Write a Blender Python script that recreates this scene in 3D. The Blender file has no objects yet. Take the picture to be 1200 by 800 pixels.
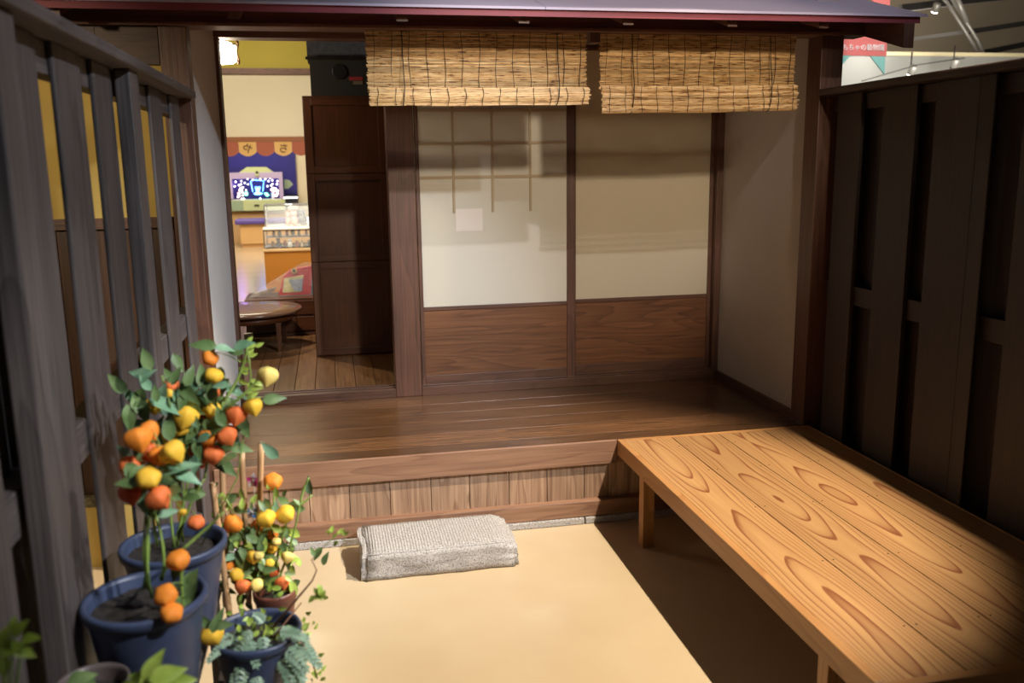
import bpy, bmesh, math, random
from mathutils import Vector, Matrix, Euler, noise
random.seed(7)
S = bpy.context.scene
COL = S.collection
PI = math.pi

# ------------------------------------------------------------------ camera
YAW, PITCH, ROLL, FPX, CAMH = math.radians(11.189), math.radians(11.192), math.radians(-0.786), 1055.9, 1.75
cy, sy, cp, sp = math.cos(YAW), math.sin(YAW), math.cos(PITCH), math.sin(PITCH)
FW = Vector((sy*cp, cy*cp, -sp)); R0 = Vector((cy, -sy, 0)); U0 = R0.cross(FW)
RT = R0*math.cos(ROLL) + U0*math.sin(ROLL); UP = -R0*math.sin(ROLL) + U0*math.cos(ROLL)
CAM = Vector((0, 0, CAMH))
cd = bpy.data.cameras.new('camera'); cam = bpy.data.objects.new('camera', cd); COL.objects.link(cam)
M = Matrix((RT, UP, -FW)).transposed().to_4x4(); M.translation = CAM
cam.matrix_world = M
cd.sensor_width = 36; cd.sensor_fit = 'HORIZONTAL'; cd.lens = FPX/1200*36
cd.clip_start = .05; cd.clip_end = 200
cd.dof.use_dof = True; cd.dof.focus_distance = 4.4; cd.dof.aperture_fstop = 2.8
S.camera = cam

def at(px, py, y):
    v = FW + RT*((px-600)/FPX) - UP*((py-400)/FPX)
    return CAM + v*(y/v.y)

# ------------------------------------------------------------------ world, exposure, lights
S.view_settings.view_transform = 'Standard'; S.view_settings.look = 'None'
S.view_settings.gamma = 1; S.view_settings.use_curve_mapping = False
S.view_settings.exposure = 0.65
w = bpy.data.worlds.new('World'); S.world = w; w.use_nodes = True
w.node_tree.nodes['Background'].inputs[0].default_value = (.9, .8, .72, 1)
w.node_tree.nodes['Background'].inputs[1].default_value = .026

def lamp(kind, name, loc, target, power, col, size=.1, cone=60, blend=.3, sy_=None):
    d = bpy.data.lights.new(name, kind); o = bpy.data.objects.new(name, d); COL.objects.link(o)
    o.location = loc
    o.rotation_euler = (Vector(target)-Vector(loc)).to_track_quat('-Z', 'Y').to_euler()
    d.energy = power; d.color = col
    if kind == 'SPOT': d.spot_size = math.radians(cone); d.spot_blend = blend; d.shadow_soft_size = size
    elif kind == 'AREA':
        d.size = size
        if sy_: d.shape = 'RECTANGLE'; d.size_y = sy_
    else: d.shadow_soft_size = size
    return o
WARM = (1, .80, .56); COOL = (.80, .88, 1)
lamp('SPOT', 'key_spot', (2.40, 2.62, 3.8), (.60, 3.38, 0), 720, (1, .88, .72), .025, 52, .5)
lamp('SPOT', 'cool_spot', (2.38, .3, 3.5), (.1, 4.2, .85), 760, COOL, .05, 36, .9)
lamp('SPOT', 'front_spot', (1.45, -1.5, 3.55), (1.25, 4.9, 1.60), 520, (1, .84, .66), .12, 25, .6)
lamp('SPOT', 'pot_spot', (1.9, .1, 3.4), (-.42, 2.2, .75), 300, (1, .98, .95), .05, 27, .8)
lamp('SPOT', 'fence_spot', (2.3, .9, 3.6), (-.70, 2.8, 1.1), 260, COOL, .05, 42, .9)
lamp('SPOT', 'roof_spot', (1.5, -1.5, 5.8), (1.5, 5.2, 2.9), 420, (.86, .86, 1), .05, 32, .5)
lamp('SPOT', 'rear_floor_spot', (2.2, -2.6, 4), (2.1, -2.4, 0), 220, COOL, .1, 60, .6)
lamp('SPOT', 'side_yard_spot', (-2.0, 1.9, 2.42), (-1.35, 4.2, 1.25), 85, (1, .84, .58), .05, 66, .6)
lamp('AREA', 'shop_ceiling_light', (-1.2, 11.2, 4.0), (-1.0, 12.3, 0), 75, (1, .88, .70), 1.6)
lamp('AREA', 'hall_ceiling_light', (-1.6, 18.5, 4.3), (-1.6, 20, 0), 240, (1, .90, .74), 3)
lamp('SPOT', 'room_spot', (-1.3, 7.6, 3.5), (-.15, 6.25, .46), 210, (1, .86, .64), .03, 36, .4)
lamp('SPOT', 'chest_spot', (-1.0, 5.6, 2.9), (-.30, 7.2, .8), 150, (1, .92, .82), .03, 40, .5)
lamp('SPOT', 'far_wall_spot', (8.6, 13.1, 3.75), (8.8, 14, 2.9), 38, (1, .98, .94), .05, 90, .9)
lamp('AREA', 'far_truss_light', (10, 17.5, 3.2), (10.5, 19, 6), 520, (1, .92, .8), 4)  # unseen upward area light, added to brighten the dark hall ceiling
lamp('SPOT', 'sign_spot', (4.6, 6.6, 4.3), (6.1, 9.0, 2.8), 260, (1, .95, .9), .05, 30, .5)
lamp('AREA', 'truss_hall_light', (9, 11, 3.0), (9, 12.5, 6), 190, (1, .94, .84), 2)  # unseen fill pointing up, added to lift the ceiling above the fence

# ------------------------------------------------------------------ materials
def new_mat(name):
    m = bpy.data.materials.new(name); m.use_nodes = True
    return m, m.node_tree.nodes, m.node_tree.links, m.node_tree.nodes['Principled BSDF']
def srgb(r, g, b):
    f = lambda c: (c/255/12.92 if c/255 <= .04045 else ((c/255+.055)/1.055)**2.4)
    return (f(r), f(g), f(b), 1)
def mix(N, L, fac, a, b, kind='MIX'):
    n = N.new('ShaderNodeMix'); n.data_type = 'RGBA'; n.blend_type = kind
    for s, v in ((n.inputs[0], fac), (n.inputs[6], a), (n.inputs[7], b)):
        if hasattr(v, 'is_output'): L.new(v, s)
        else: s.default_value = v
    return n.outputs[2]
def math_(N, L, op, a, b=0.0, c=None):
    n = N.new('ShaderNodeMath'); n.operation = op
    for s, v in zip(n.inputs, (a, b, c)):
        if v is None: continue
        if hasattr(v, 'is_output'): L.new(v, s)
        else: s.default_value = v
    return n.outputs[0]
def noise_(N, L, vec, scale, detail=4, rough=.55, dist=0):
    n = N.new('ShaderNodeTexNoise'); n.inputs['Scale'].default_value = scale
    n.inputs['Detail'].default_value = detail; n.inputs['Roughness'].default_value = rough
    n.inputs['Distortion'].default_value = dist
    if vec is not None: L.new(vec, n.inputs['Vector'])
    return n.outputs[0]
def ramp(N, L, fac, stops):
    n = N.new('ShaderNodeValToRGB'); L.new(fac, n.inputs[0])
    e = n.color_ramp.elements
    while len(e) < len(stops): e.new(.5)
    for x, (p, c) in zip(e, stops): x.position = p; x.color = c
    return n.outputs[0]
def mapped(N, L, src, sc):
    n = N.new('ShaderNodeMapping'); n.inputs['Scale'].default_value = sc; L.new(src, n.inputs[0]); return n.outputs[0]
def bump(N, L, P, h, strength, dist=.01):
    n = N.new('ShaderNodeBump'); n.inputs['Strength'].default_value = strength; n.inputs['Distance'].default_value = dist
    L.new(h, n.inputs['Height']); L.new(n.outputs[0], P.inputs['Normal'])

def wood(name, dark, light, rough=.5, bmp=.25, rings=9, ring_mix=.35, knots=0, coat=0, tone=.25, ringscale=(.9, 5, 1), spec=.5, sharp=None, cathedral=0):
    """wood grain runs along U (metres), V across; the attribute 'tone' varies plank by plank"""
    m, N, L, P = new_mat(name)
    uv = N.new('ShaderNodeUVMap').outputs[0]
    fine = noise_(N, L, mapped(N, L, uv, (2.2, 75, 1)), 1, 5, .6)
    big = noise_(N, L, mapped(N, L, uv, ringscale), 1, 2, .45)
    big2 = noise_(N, L, mapped(N, L, uv, (1.3, 22, 1)), 1, 3, .5)
    field = math_(N, L, 'MULTIPLY', big, rings)
    if cathedral:
        sp_ = N.new('ShaderNodeSeparateXYZ'); L.new(uv, sp_.inputs[0])
        wob = math_(N, L, 'MULTIPLY_ADD', noise_(N, L, mapped(N, L, uv, (.9, .3, 1)), 1, 1, .4), .09, -.045)
        vv = math_(N, L, 'ADD', sp_.outputs[1], wob)
        field = math_(N, L, 'MULTIPLY_ADD', math_(N, L, 'MULTIPLY', vv, vv), cathedral, field)
    f = math_(N, L, 'FRACT', field)
    r = ramp(N, L, f, sharp or [(0, (0, 0, 0, 1)), (.75, (.55, .55, .55, 1)), (.93, (1, 1, 1, 1)), (1, (0, 0, 0, 1))])
    streak = ramp(N, L, fine, [(.3, (1, 1, 1, 1)), (.7, (0, 0, 0, 1))])
    fac = mix(N, L, ring_mix, streak, r)
    c = mix(N, L, fac, light, dark)
    c = mix(N, L, math_(N, L, 'MULTIPLY', big2, .45), c, dark)
    at_ = N.new('ShaderNodeAttribute'); at_.attribute_name = 'tone'
    t = math_(N, L, 'MULTIPLY_ADD', at_.outputs['Fac'], tone, 1-tone/2)
    v = N.new('ShaderNodeHueSaturation'); L.new(c, v.inputs['Color']); L.new(t, v.inputs['Value'])
    c = v.outputs[0]
    if knots:
        vo = N.new('ShaderNodeTexVoronoi'); vo.inputs['Scale'].default_value = 1
        L.new(mapped(N, L, uv, (knots, knots*1.8, 1)), vo.inputs['Vector'])
        k = ramp(N, L, vo.outputs['Distance'], [(.03, (1, 1, 1, 1)), (.09, (0, 0, 0, 1))])
        c = mix(N, L, k, c, tuple(x*.35 for x in dark[:3])+(1,))
    L.new(c, P.inputs['Base Color'])
    P.inputs['Roughness'].default_value = rough
    P.inputs['Specular IOR Level'].default_value = spec
    P.inputs['Coat Weight'].default_value = coat; P.inputs['Coat Roughness'].default_value = .2
    bump(N, L, P, fine, bmp, .004)
    return m

def plain(name, col, rough=.6, metal=0, var=0, vscale=8, bmp=0, bscale=60, coat=0, emit=0, spec=.5, sub=0):
    m, N, L, P = new_mat(name)
    P.inputs['Roughness'].default_value = rough; P.inputs['Metallic'].default_value = metal
    P.inputs['Specular IOR Level'].default_value = spec
    P.inputs['Coat Weight'].default_value = coat; P.inputs['Coat Roughness'].default_value = .06
    tc = N.new('ShaderNodeTexCoord').outputs['Object']
    if var:
        n = noise_(N, L, tc, vscale, 5)
        L.new(ramp(N, L, n, [(.3, tuple(max(0, x*(1-var)) for x in col[:3])+(1,)), (.7, tuple(min(1, x*(1+var)) for x in col[:3])+(1,))]), P.inputs['Base Color'])
    else:
        n = noise_(N, L, tc, vscale, 3)
        L.new(mix(N, L, math_(N, L, 'MULTIPLY', n, .12), col, tuple(x*.8 for x in col[:3])+(1,)), P.inputs['Base Color'])
    if bmp: bump(N, L, P, noise_(N, L, tc, bscale, 4), bmp, .004)
    if emit:
        P.inputs['Emission Color'].default_value = col; P.inputs['Emission Strength'].default_value = emit
    if sub: P.inputs['Subsurface Weight'].default_value = sub; P.inputs['Subsurface Radius'].default_value = (.02, .01, .005)
    return m

W = {}
W['fence'] = wood('cool_lit_fence_wood', srgb(42, 37, 36), srgb(104, 95, 93), .55, .4, 7, .3, tone=.35)  # fence wood greyed, the cool light on the left is in the colour
W['fence_r'] = wood('shaded_fence_wood', srgb(27, 18, 13), srgb(54, 37, 27), .6, .4, 7, .3, tone=.4)  # same fence wood darkened, the weak light on the right is in the colour
W['post'] = wood('dark_post_wood', srgb(62, 38, 28), srgb(110, 74, 54), .45, .3, 6, .35, tone=.2)
W['deck'] = wood('dark_deck_wood', srgb(48, 30, 18), srgb(132, 92, 58), .27, .25, 11, .5, coat=.08, tone=.7, ringscale=(.6, 9, 1))
W['riser'] = wood('cedar_riser_wood', srgb(112, 78, 56), srgb(200, 164, 130), .5, .35, 9, .4, knots=1.6, tone=.35)
W['lip'] = wood('cedar_beam_wood', srgb(114, 78, 58), srgb(170, 130, 100), .45, .3, 6, .4, knots=1.0, tone=.2)
W['bench'] = wood('honey_pine_wood', srgb(108, 52, 24), srgb(186, 146, 94), .40, .10, 12, .80, tone=.36, ringscale=(.62, 2.6, 1), coat=.1, cathedral=330,
                  sharp=[(0, (0, 0, 0, 1)), (.5, (.05, .05, .05, 1)), (.78, (.3, .3, .3, 1)), (.92, (.95, .95, .95, 1)), (.97, (.9, .9, .9, 1)), (1, (0, 0, 0, 1))])
W['bench_rail'] = wood('honey_pine_rail', srgb(150, 98, 52), srgb(196, 146, 90), .42, .12, 6, .5, tone=.1)
W['panel'] = wood('brown_panel_wood', srgb(74, 44, 26), srgb(134, 88, 54), .42, .25, 11, .5, tone=.15, ringscale=(.8, 6, 1))
W['chest'] = wood('red_brown_chest_wood', srgb(54, 26, 8), srgb(92, 50, 20), .4, .15, 5, .3, tone=.15)
W['inner'] = wood('inner_floor_wood', srgb(78, 52, 30), srgb(140, 100, 62), .28, .2, 8, .3, tone=.45)
W['beam'] = wood('eave_beam_wood', srgb(72, 46, 36), srgb(122, 84, 64), .5, .3, 6, .3, tone=.2)
W['leftwall'] = wood('amber_board_wood', srgb(44, 26, 14), srgb(84, 52, 28), .5, .3, 8, .4, tone=.4)

PL = plain('grey_beige_plaster', srgb(176, 164, 148), .9, var=.06, vscale=3, bmp=.25, bscale=90)
PL2 = plain('pale_plaster', srgb(196, 192, 186), .9, var=.04, vscale=3, bmp=.2, bscale=90)
MUST = plain('mustard_plaster', srgb(178, 148, 76), .9, var=.08, vscale=2, bmp=.15)
CREAM = plain('cream_wall_paint', srgb(226, 214, 182), .85, var=.03, vscale=1)
LIME = plain('olive_yellow_wall_paint', srgb(186, 168, 70), .85, var=.05, vscale=1)
BLACK = plain('black_cord', srgb(22, 18, 16), .7)
IRON = plain('dark_iron', srgb(40, 34, 30), .45, .6)

def floor_mat():
    m, N, L, P = new_mat('beige_resin_floor')
    tc = N.new('ShaderNodeTexCoord').outputs['Object']
    n = noise_(N, L, tc, 1.3, 4); n2 = noise_(N, L, tc, 260, 2)
    c = ramp(N, L, n, [(.3, srgb(196, 172, 136)), (.7, srgb(206, 185, 150))])
    c = mix(N, L, math_(N, L, 'MULTIPLY', n2, .12), c, srgb(150, 120, 84))
    L.new(c, P.inputs['Base Color']); P.inputs['Roughness'].default_value = .2
    bump(N, L, P, n2, .02, .002)
    return m
FLOOR = floor_mat()

def stone_mat():
    m, N, L, P = new_mat('tooled_granite')
    tc = N.new('ShaderNodeTexCoord').outputs['Object']
    n = noise_(N, L, tc, 130, 5, .7); n2 = noise_(N, L, tc, 14, 4)
    c = ramp(N, L, n, [(.32, srgb(84, 80, 80)), (.47, srgb(176, 170, 164)), (.7, srgb(214, 208, 200))])
    c = mix(N, L, math_(N, L, 'MULTIPLY', n2, .35), c, srgb(150, 136, 116))
    sep = N.new('ShaderNodeSeparateXYZ'); L.new(tc, sep.inputs[0])
    wv = math_(N, L, 'SINE', math_(N, L, 'MULTIPLY_ADD', sep.outputs[0], 2*PI/.0125, math_(N, L, 'MULTIPLY', n2, 3.0)))
    geo = N.new('ShaderNodeNewGeometry'); sn = N.new('ShaderNodeSeparateXYZ'); L.new(geo.outputs['Normal'], sn.inputs[0])
    topm = math_(N, L, 'GREATER_THAN', sn.outputs[2], .8)
    g = math_(N, L, 'MULTIPLY', wv, topm)
    dk = math_(N, L, 'MULTIPLY', math_(N, L, 'LESS_THAN', g, -.55), .14)
    c = mix(N, L, dk, c, srgb(108, 102, 104))
    L.new(c, P.inputs['Base Color']); P.inputs['Roughness'].default_value = .85
    bump(N, L, P, math_(N, L, 'MULTIPLY_ADD', n, 1.2, math_(N, L, 'MULTIPLY', g, .32)), .7, .005)
    return m
STONE = stone_mat()

def paper_mat(name, col):
    m, N, L, P = new_mat(name)
    tc = N.new('ShaderNodeTexCoord').outputs['Object']
    n = noise_(N, L, mapped(N, L, tc, (6, 6, 90)), 4, 4)
    c = mix(N, L, math_(N, L, 'MULTIPLY', n, .25), col, tuple(x*.75 for x in col[:3])+(1,))
    L.new(c, P.inputs['Base Color']); P.inputs['Roughness'].default_value = .6
    P.inputs['Coat Weight'].default_value = .8; P.inputs['Coat Roughness'].default_value = .09
    return m
PAPER = paper_mat('shoji_paper', srgb(204, 198, 180))
PAPER2 = paper_mat('tan_shoji_paper', srgb(198, 185, 156))

def reed_mat():
    m, N, L, P = new_mat('split_reed')
    uv = N.new('ShaderNodeUVMap').outputs[0]
    n = noise_(N, L, mapped(N, L, uv, (13, 1, 1)), 1, 3, .6)
    a = N.new('ShaderNodeAttribute'); a.attribute_name = 'tone'
    c = ramp(N, L, n, [(.36, srgb(128, 84, 40)), (.42, srgb(204, 160, 100)), (.6, srgb(232, 196, 138)), (.75, srgb(246, 220, 172))])
    v = N.new('ShaderNodeHueSaturation'); L.new(c, v.inputs['Color'])
    L.new(math_(N, L, 'MULTIPLY_ADD', a.outputs['Fac'], .55, .68), v.inputs['Value'])
    L.new(v.outputs[0], P.inputs['Base Color']); P.inputs['Roughness'].default_value = .4
    return m
REED = reed_mat()

def leaf_mat(name, a, b):
    m, N, L, P = new_mat(name)
    tc = N.new('ShaderNodeTexCoord').outputs['Object']
    n = noise_(N, L, tc, 16, 3)
    L.new(ramp(N, L, n, [(.3, a), (.7, b)]), P.inputs['Base Color'])
    P.inputs['Roughness'].default_value = .45; P.inputs['Subsurface Weight'].default_value = .15
    P.inputs['Subsurface Radius'].default_value = (.01, .02, .005)
    return m
LEAF = leaf_mat('green_leaf', srgb(70, 96, 48), srgb(126, 150, 96))
LEAFB = leaf_mat('blue_green_leaf', srgb(96, 140, 104), srgb(150, 184, 148))
LEAFL = leaf_mat('lime_leaf', srgb(128, 152, 48), srgb(180, 200, 96))
DUSTY = leaf_mat('silvery_leaf', srgb(110, 140, 116), srgb(166, 190, 164))
STEM = leaf_mat('green_stem', srgb(112, 140, 60), srgb(150, 176, 90))
TWIG = plain('brown_twig', srgb(120, 84, 62), .7)
SOIL = plain('dark_potting_soil', srgb(38, 32, 28), .95, var=.6, vscale=60, bmp=1, bscale=70)
def fruit_mat(name, a, b):
    m, N, L, P = new_mat(name)
    tc = N.new('ShaderNodeTexCoord').outputs['Object']
    n = noise_(N, L, tc, 35, 3)
    L.new(ramp(N, L, n, [(.35, a), (.65, b)]), P.inputs['Base Color'])
    P.inputs['Roughness'].default_value = .7
    P.inputs['Subsurface Weight'].default_value = .2; P.inputs['Subsurface Radius'].default_value = (.02, .01, .003)
    return m
FR = {'y': fruit_mat('yellow_husk', srgb(226, 166, 30), srgb(250, 206, 70)),
      'p': fruit_mat('pale_yellow_husk', srgb(240, 200, 90), srgb(252, 228, 140)),
      'o': fruit_mat('orange_husk', srgb(222, 112, 24), srgb(246, 158, 50)),
      'r': fruit_mat('red_orange_husk', srgb(212, 88, 36), srgb(242, 136, 70)),
      'd': fruit_mat('deep_red_husk', srgb(182, 62, 30), srgb(214, 96, 52))}
POTB = plain('navy_plastic', srgb(58, 68, 94), .42, var=.12, vscale=9)
POTBR = plain('brown_plastic', srgb(104, 60, 48), .4)
POTG = plain('grey_brown_glaze', srgb(92, 82, 80), .35)
BAMB = wood('bamboo_cane', srgb(176, 130, 86), srgb(224, 184, 138), .5, .1, 3, .2)

# ------------------------------------------------------------------ mesh building
class MB:
    def __init__(s): s.v = []; s.f = []; s.uv = []; s.t = []; s.sm = []; s.mi = []
    def face(s, idx, uvs, tone=.5, smooth=False, mi=0):
        s.f.append(idx); s.uv.extend(uvs); s.t.append(tone); s.sm.append(smooth); s.mi.append(mi)
    def box(s, lo, hi, grain='x', mi=0, tone=None, M=None, centred=False):
        x0, y0, z0 = lo; x1, y1, z1 = hi; b = len(s.v)
        P = [(x0,y0,z0),(x1,y0,z0),(x1,y1,z0),(x0,y1,z0),(x0,y0,z1),(x1,y0,z1),(x1,y1,z1),(x0,y1,z1)]
        g = 'xyz'.index(grain); ou, ov = random.random()*50, random.random()*50
        if centred: ov = -(x0+x1)/2-z1
        tone = random.random() if tone is None else tone
        for idx, ax in (((0,3,2,1),2),((4,5,6,7),2),((0,1,5,4),1),((2,3,7,6),1),((1,2,6,5),0),((3,0,4,7),0)):
            uvs = []
            for i in idx:
                p = P[i]
                if ax == g:
                    a, c = [k for k in range(3) if k != g]
                    uvs.append((p[a]*.15+ou, p[c]+ov))
                else:
                    c = [k for k in range(3) if k not in (g, ax)][0]
                    uvs.append((p[g]+ou, p[c]+p[ax]+ov))
            s.face([b+i for i in idx], uvs, tone, False, mi)
        s.v += [tuple(M @ Vector(p)) if M else p for p in P]
        return s
    def tube(s, pts, rad, n=8, mi=0, tone=None, cap=True, smooth=True):
        pts = [Vector(p) for p in pts]; b = len(s.v); tone = random.random() if tone is None else tone
        rs = rad if isinstance(rad, (list, tuple)) else [rad]*len(pts)
        ou, ov = random.random()*50, random.random()*50; L = 0
        prev = None; rows = []
        for i, p in enumerate(pts):
            d = (pts[min(i+1, len(pts)-1)]-pts[max(i-1, 0)]).normalized()
            if prev is None:
                a = d.orthogonal().normalized()
            else:
                a = (prev - d*prev.dot(d)).normalized()
            prev = a; c = d.cross(a)
            if i: L += (p-pts[i-1]).length
            rows.append(L)
            for k in range(n):
                t = 2*PI*k/n; s.v.append(tuple(p+(a*math.cos(t)+c*math.sin(t))*rs[i]))
        for i in range(len(pts)-1):
            for k in range(n):
                k2 = (k+1) % n
                s.face([b+i*n+k, b+i*n+k2, b+(i+1)*n+k2, b+(i+1)*n+k],
                       [(rows[i]+ou, k/n*.05+ov), (rows[i]+ou, (k+1)/n*.05+ov), (rows[i+1]+ou, (k+1)/n*.05+ov), (rows[i+1]+ou, k/n*.05+ov)], tone, smooth, mi)
        if cap:
            for i, fl in ((0, True), (len(pts)-1, False)):
                idx = [b+i*n+k for k in range(n)]
                if fl: idx.reverse()
                s.face(idx, [(ou, ov)]*n, tone, False, mi)
        return s
    def lathe(s, prof, c=(0, 0, 0), n=32, mi=0, mod=None, smooth=True, M=None):
        b = len(s.v); m = len(prof)
        for (r, z) in prof:
            for k in range(n):
                t = 2*PI*k/n; rr = r*(mod(t, z) if mod else 1)
                p = Vector((rr*math.cos(t), rr*math.sin(t), z))
                if M: p = M @ p
                s.v.append(tuple(p+Vector(c)))
        for i in range(m-1):
            for k in range(n):
                k2 = (k+1) % n
                s.face([b+i*n+k, b+i*n+k2, b+(i+1)*n+k2, b+(i+1)*n+k], [(k/n, i/m), ((k+1)/n, i/m), ((k+1)/n, (i+1)/m), (k/n, (i+1)/m)], .5, smooth, mi)
        for i, rev in ((0, True), (m-1, False)):
            if prof[i][0] > 1e-5:
                idx = [b+i*n+k for k in range(n)]
                if rev: idx.reverse()
                s.face(idx, [(0, 0)]*n, .5, False, mi)
        return s
    def poly(s, pts, mi=0, smooth=False):
        b = len(s.v); s.v += [tuple(p) for p in pts]
        s.face([b+i for i in range(len(pts))], [(p[0], p[2]) for p in pts], .5, smooth, mi); return s
    def prism(s, pts, ext, mi=0):
        """extrude polygon (3D points) by vector ext"""
        b = len(s.v); n = len(pts); e = Vector(ext)
        s.v += [tuple(Vector(p)) for p in pts]+[tuple(Vector(p)+e) for p in pts]
        s.face([b+i for i in range(n)], [(p[0], p[2]) for p in pts], .5, False, mi)
        s.face([b+n+i for i in reversed(range(n))], [(pts[i][0], pts[i][2]) for i in reversed(range(n))], .5, False, mi)
        for i in range(n):
            j = (i+1) % n
            s.face([b+i, b+n+i, b+n+j, b+j], [(0, 0), (0, .05), (.1, .05), (.1, 0)], .5, False, mi)
        return s
    def leaf(s, p, d, nrm, ln, wd, droop=.25, mi=0, lobes=0):
        p = Vector(p); d = Vector(d).normalized(); nrm = Vector(nrm)
        nrm = (nrm-d*nrm.dot(d)); nrm = nrm.normalized() if nrm.length > 1e-4 else d.orthogonal().normalized()
        sd = d.cross(nrm); b = len(s.v); K = 6 if not lobes else 2*lobes+1
        for i in range(K+1):
            t = i/K; wv = math.sin(PI*min(1, t**.75))*(1-.25*t)*wd/2+.0004
            if lobes and i % 2: wv *= .35
            c = p+d*(t*ln)-nrm*(droop*ln*t*t)
            for sgn in (-1, 0, 1): s.v.append(tuple(c+sd*(sgn*wv)+nrm*(abs(sgn)*wv*.35)))
        for i in range(K):
            for j in (0, 1):
                q = b+i*3+j
                s.face([q, q+1, q+4, q+3], [(j, i/K), (j+1, i/K), (j+1, (i+1)/K), (j, (i+1)/K)], .5, True, mi)
        return s
    def ball(s, c, r, n=8, mi=0, sq=(1, 1, 1)):
        prof = [(max(r*math.sin(PI*i/n), 1e-6), -r*math.cos(PI*i/n)) for i in range(n+1)]
        return s.lathe(prof, c, n+2, mi, M=Matrix.Diagonal((*sq, 1)))

ORI = {}
def link(name, mb, mat, parent=None, origin=None, bevel=0, solid=0, sub=0):
    if origin is None:
        if parent is not None: origin = ORI[parent.name]
        else:
            xs = [v[0] for v in mb.v]; ys = [v[1] for v in mb.v]; zs = [v[2] for v in mb.v]
            origin = Vector(((min(xs)+max(xs))/2, (min(ys)+max(ys))/2, min(zs)))
    origin = Vector(origin)
    me = bpy.data.meshes.new(name)
    me.from_pydata([tuple(Vector(v)-origin) for v in mb.v], [], mb.f)
    uvl = me.uv_layers.new(name='UVMap')
    flat = [c for uv in mb.uv for c in uv]; uvl.data.foreach_set('uv', flat)
    a = me.attributes.new('tone', 'FLOAT', 'FACE'); a.data.foreach_set('value', mb.t)
    me.polygons.foreach_set('use_smooth', mb.sm)
    me.polygons.foreach_set('material_index', mb.mi)
    for m in (mat if isinstance(mat, (list, tuple)) else [mat]): me.materials.append(m)
    me.update()
    o = bpy.data.objects.new(name, me); COL.objects.link(o)
    if parent is not None: o.parent = parent; o.location = origin-ORI[parent.name]
    else: o.location = origin
    ORI[o.name] = origin
    if bevel:
        b = o.modifiers.new('bevel', 'BEVEL'); b.width = bevel; b.segments = 2; b.limit_method = 'ANGLE'
    if solid:
        b = o.modifiers.new('solid', 'SOLIDIFY'); b.thickness = solid; b.offset = 0
    if sub:
        b = o.modifiers.new('sub', 'SUBSURF'); b.levels = sub; b.render_levels = sub
    return o
def tag(o, label, cat, group=None):
    o['label'] = label; o['category'] = cat
    if group: o['group'] = group
    return o
def struct(name, mb, mat, parent=None, bevel=0):
    o = link(name, mb, mat, parent, bevel=bevel)
    if parent is None: o['kind'] = 'structure'
    return o
def thing(name, loc, label, cat, group=None, kind=None):
    o = bpy.data.objects.new(name, None); COL.objects.link(o); o.location = loc; o.empty_display_size = .1
    ORI[o.name] = Vector(loc)
    if label: tag(o, label, cat, group)
    if kind: o['kind'] = kind
    return o
def B(lo, hi, grain='x', **k): return MB().box(lo, hi, grain, **k)
def text_mesh(name, body, size, mat, loc, rot, parent, mirror=False, depth=.002):
    c = bpy.data.curves.new('lettering', 'FONT'); c.body = body; c.size = size; c.extrude = depth
    c.align_x = 'CENTER'; c.align_y = 'CENTER'; c.resolution_u = 3
    t = bpy.data.objects.new('lettering', c); COL.objects.link(t); bpy.context.view_layer.update()
    me = bpy.data.meshes.new_from_object(t.evaluated_get(bpy.context.evaluated_depsgraph_get()))
    bpy.data.objects.remove(t); bpy.data.curves.remove(c)
    R = Euler(rot).to_matrix().to_4x4()
    if mirror: R = R @ Matrix.Diagonal((-1, 1, 1, 1))
    me.transform(R); me.materials.clear(); me.materials.append(mat)
    if mirror: me.flip_normals()
    o = bpy.data.objects.new(name, me); COL.objects.link(o); o.parent = parent
    o.location = Vector(loc)-ORI[parent.name]; ORI[o.name] = Vector(loc)
    return o

# ------------------------------------------------------------------ the setting
YE, YD, Z1, ZI = 4.072, 5.189, .412, .46       # veranda front, door wall, veranda height, inner floor height
XL, XR = -.556, 2.338                          # alcove side walls
struct('floor', B((-14, -6, -.05), (16, 27, 0)), FLOOR)

# house walls
mb = MB()
mb.box((XL-.12, YE+.10, Z1), (XL, YD+.10, 2.62))
struct('wall_left', mb, PL2)
struct('wall_right', B((XR, YE+.1, Z1), (XR+.12, YD+.12, 2.62)), PL)
struct('trim_1', B((XR-.018, YE+.12, Z1), (XR, YD-.01, Z1+.045), 'y'), W['post'], bevel=.002)
# corner posts, door posts
struct('trim_2', B((2.318, YE, Z1-.41), (2.432, YE+.13, 2.33), 'z'), W['post'], bevel=.004)
struct('trim_3', B((-.655, YE, 0), (-.545, YE+.12, 2.33), 'z'), W['post'], bevel=.004)
struct('trim_4', B((.325, YD-.03, Z1), (.478, YD+.10, 2.42), 'z'), W['post'], bevel=.004)
struct('trim_5', B((2.297, YD-.02, Z1), (XR, YD+.09, 2.42), 'z'), W['post'], bevel=.003)
struct('trim_6', B((XL, YD-.012, Z1), (XL+.018, YD+.10, 2.42), 'z'), W['post'], bevel=.002)
# lintel over the doorway and the doors, wall above
struct('trim_7', B((XL, YD-.03, 2.42), (XR, YD+.10, 2.50), 'x'), W['beam'], bevel=.003)
struct('wall_back', B((XL, YD, 2.50), (XR, YD+.1, 2.66)), PL)
# sills
mb = B((.478, YD-.035, Z1), (2.30, YD+.10, Z1+.055)); mb.box((.478, YD-.02, Z1+.055), (2.30, YD-.008, Z1+.062)); mb.box((.478, YD+.03, Z1+.055), (2.30, YD+.042, Z1+.062))
struct('trim_8', mb, W['post'], bevel=.002)
mb = B((XL+.018, YD-.03, Z1), (.325, YD+.10, ZI)); mb.box((XL+.018, YD+.02, ZI), (.325, YD+.035, ZI+.005), tone=1); mb.box((XL+.018, YD+.065, ZI), (.325, YD+.08, ZI+.005), tone=1)
struct('trim_9', mb, W['post'], bevel=.002)
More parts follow.
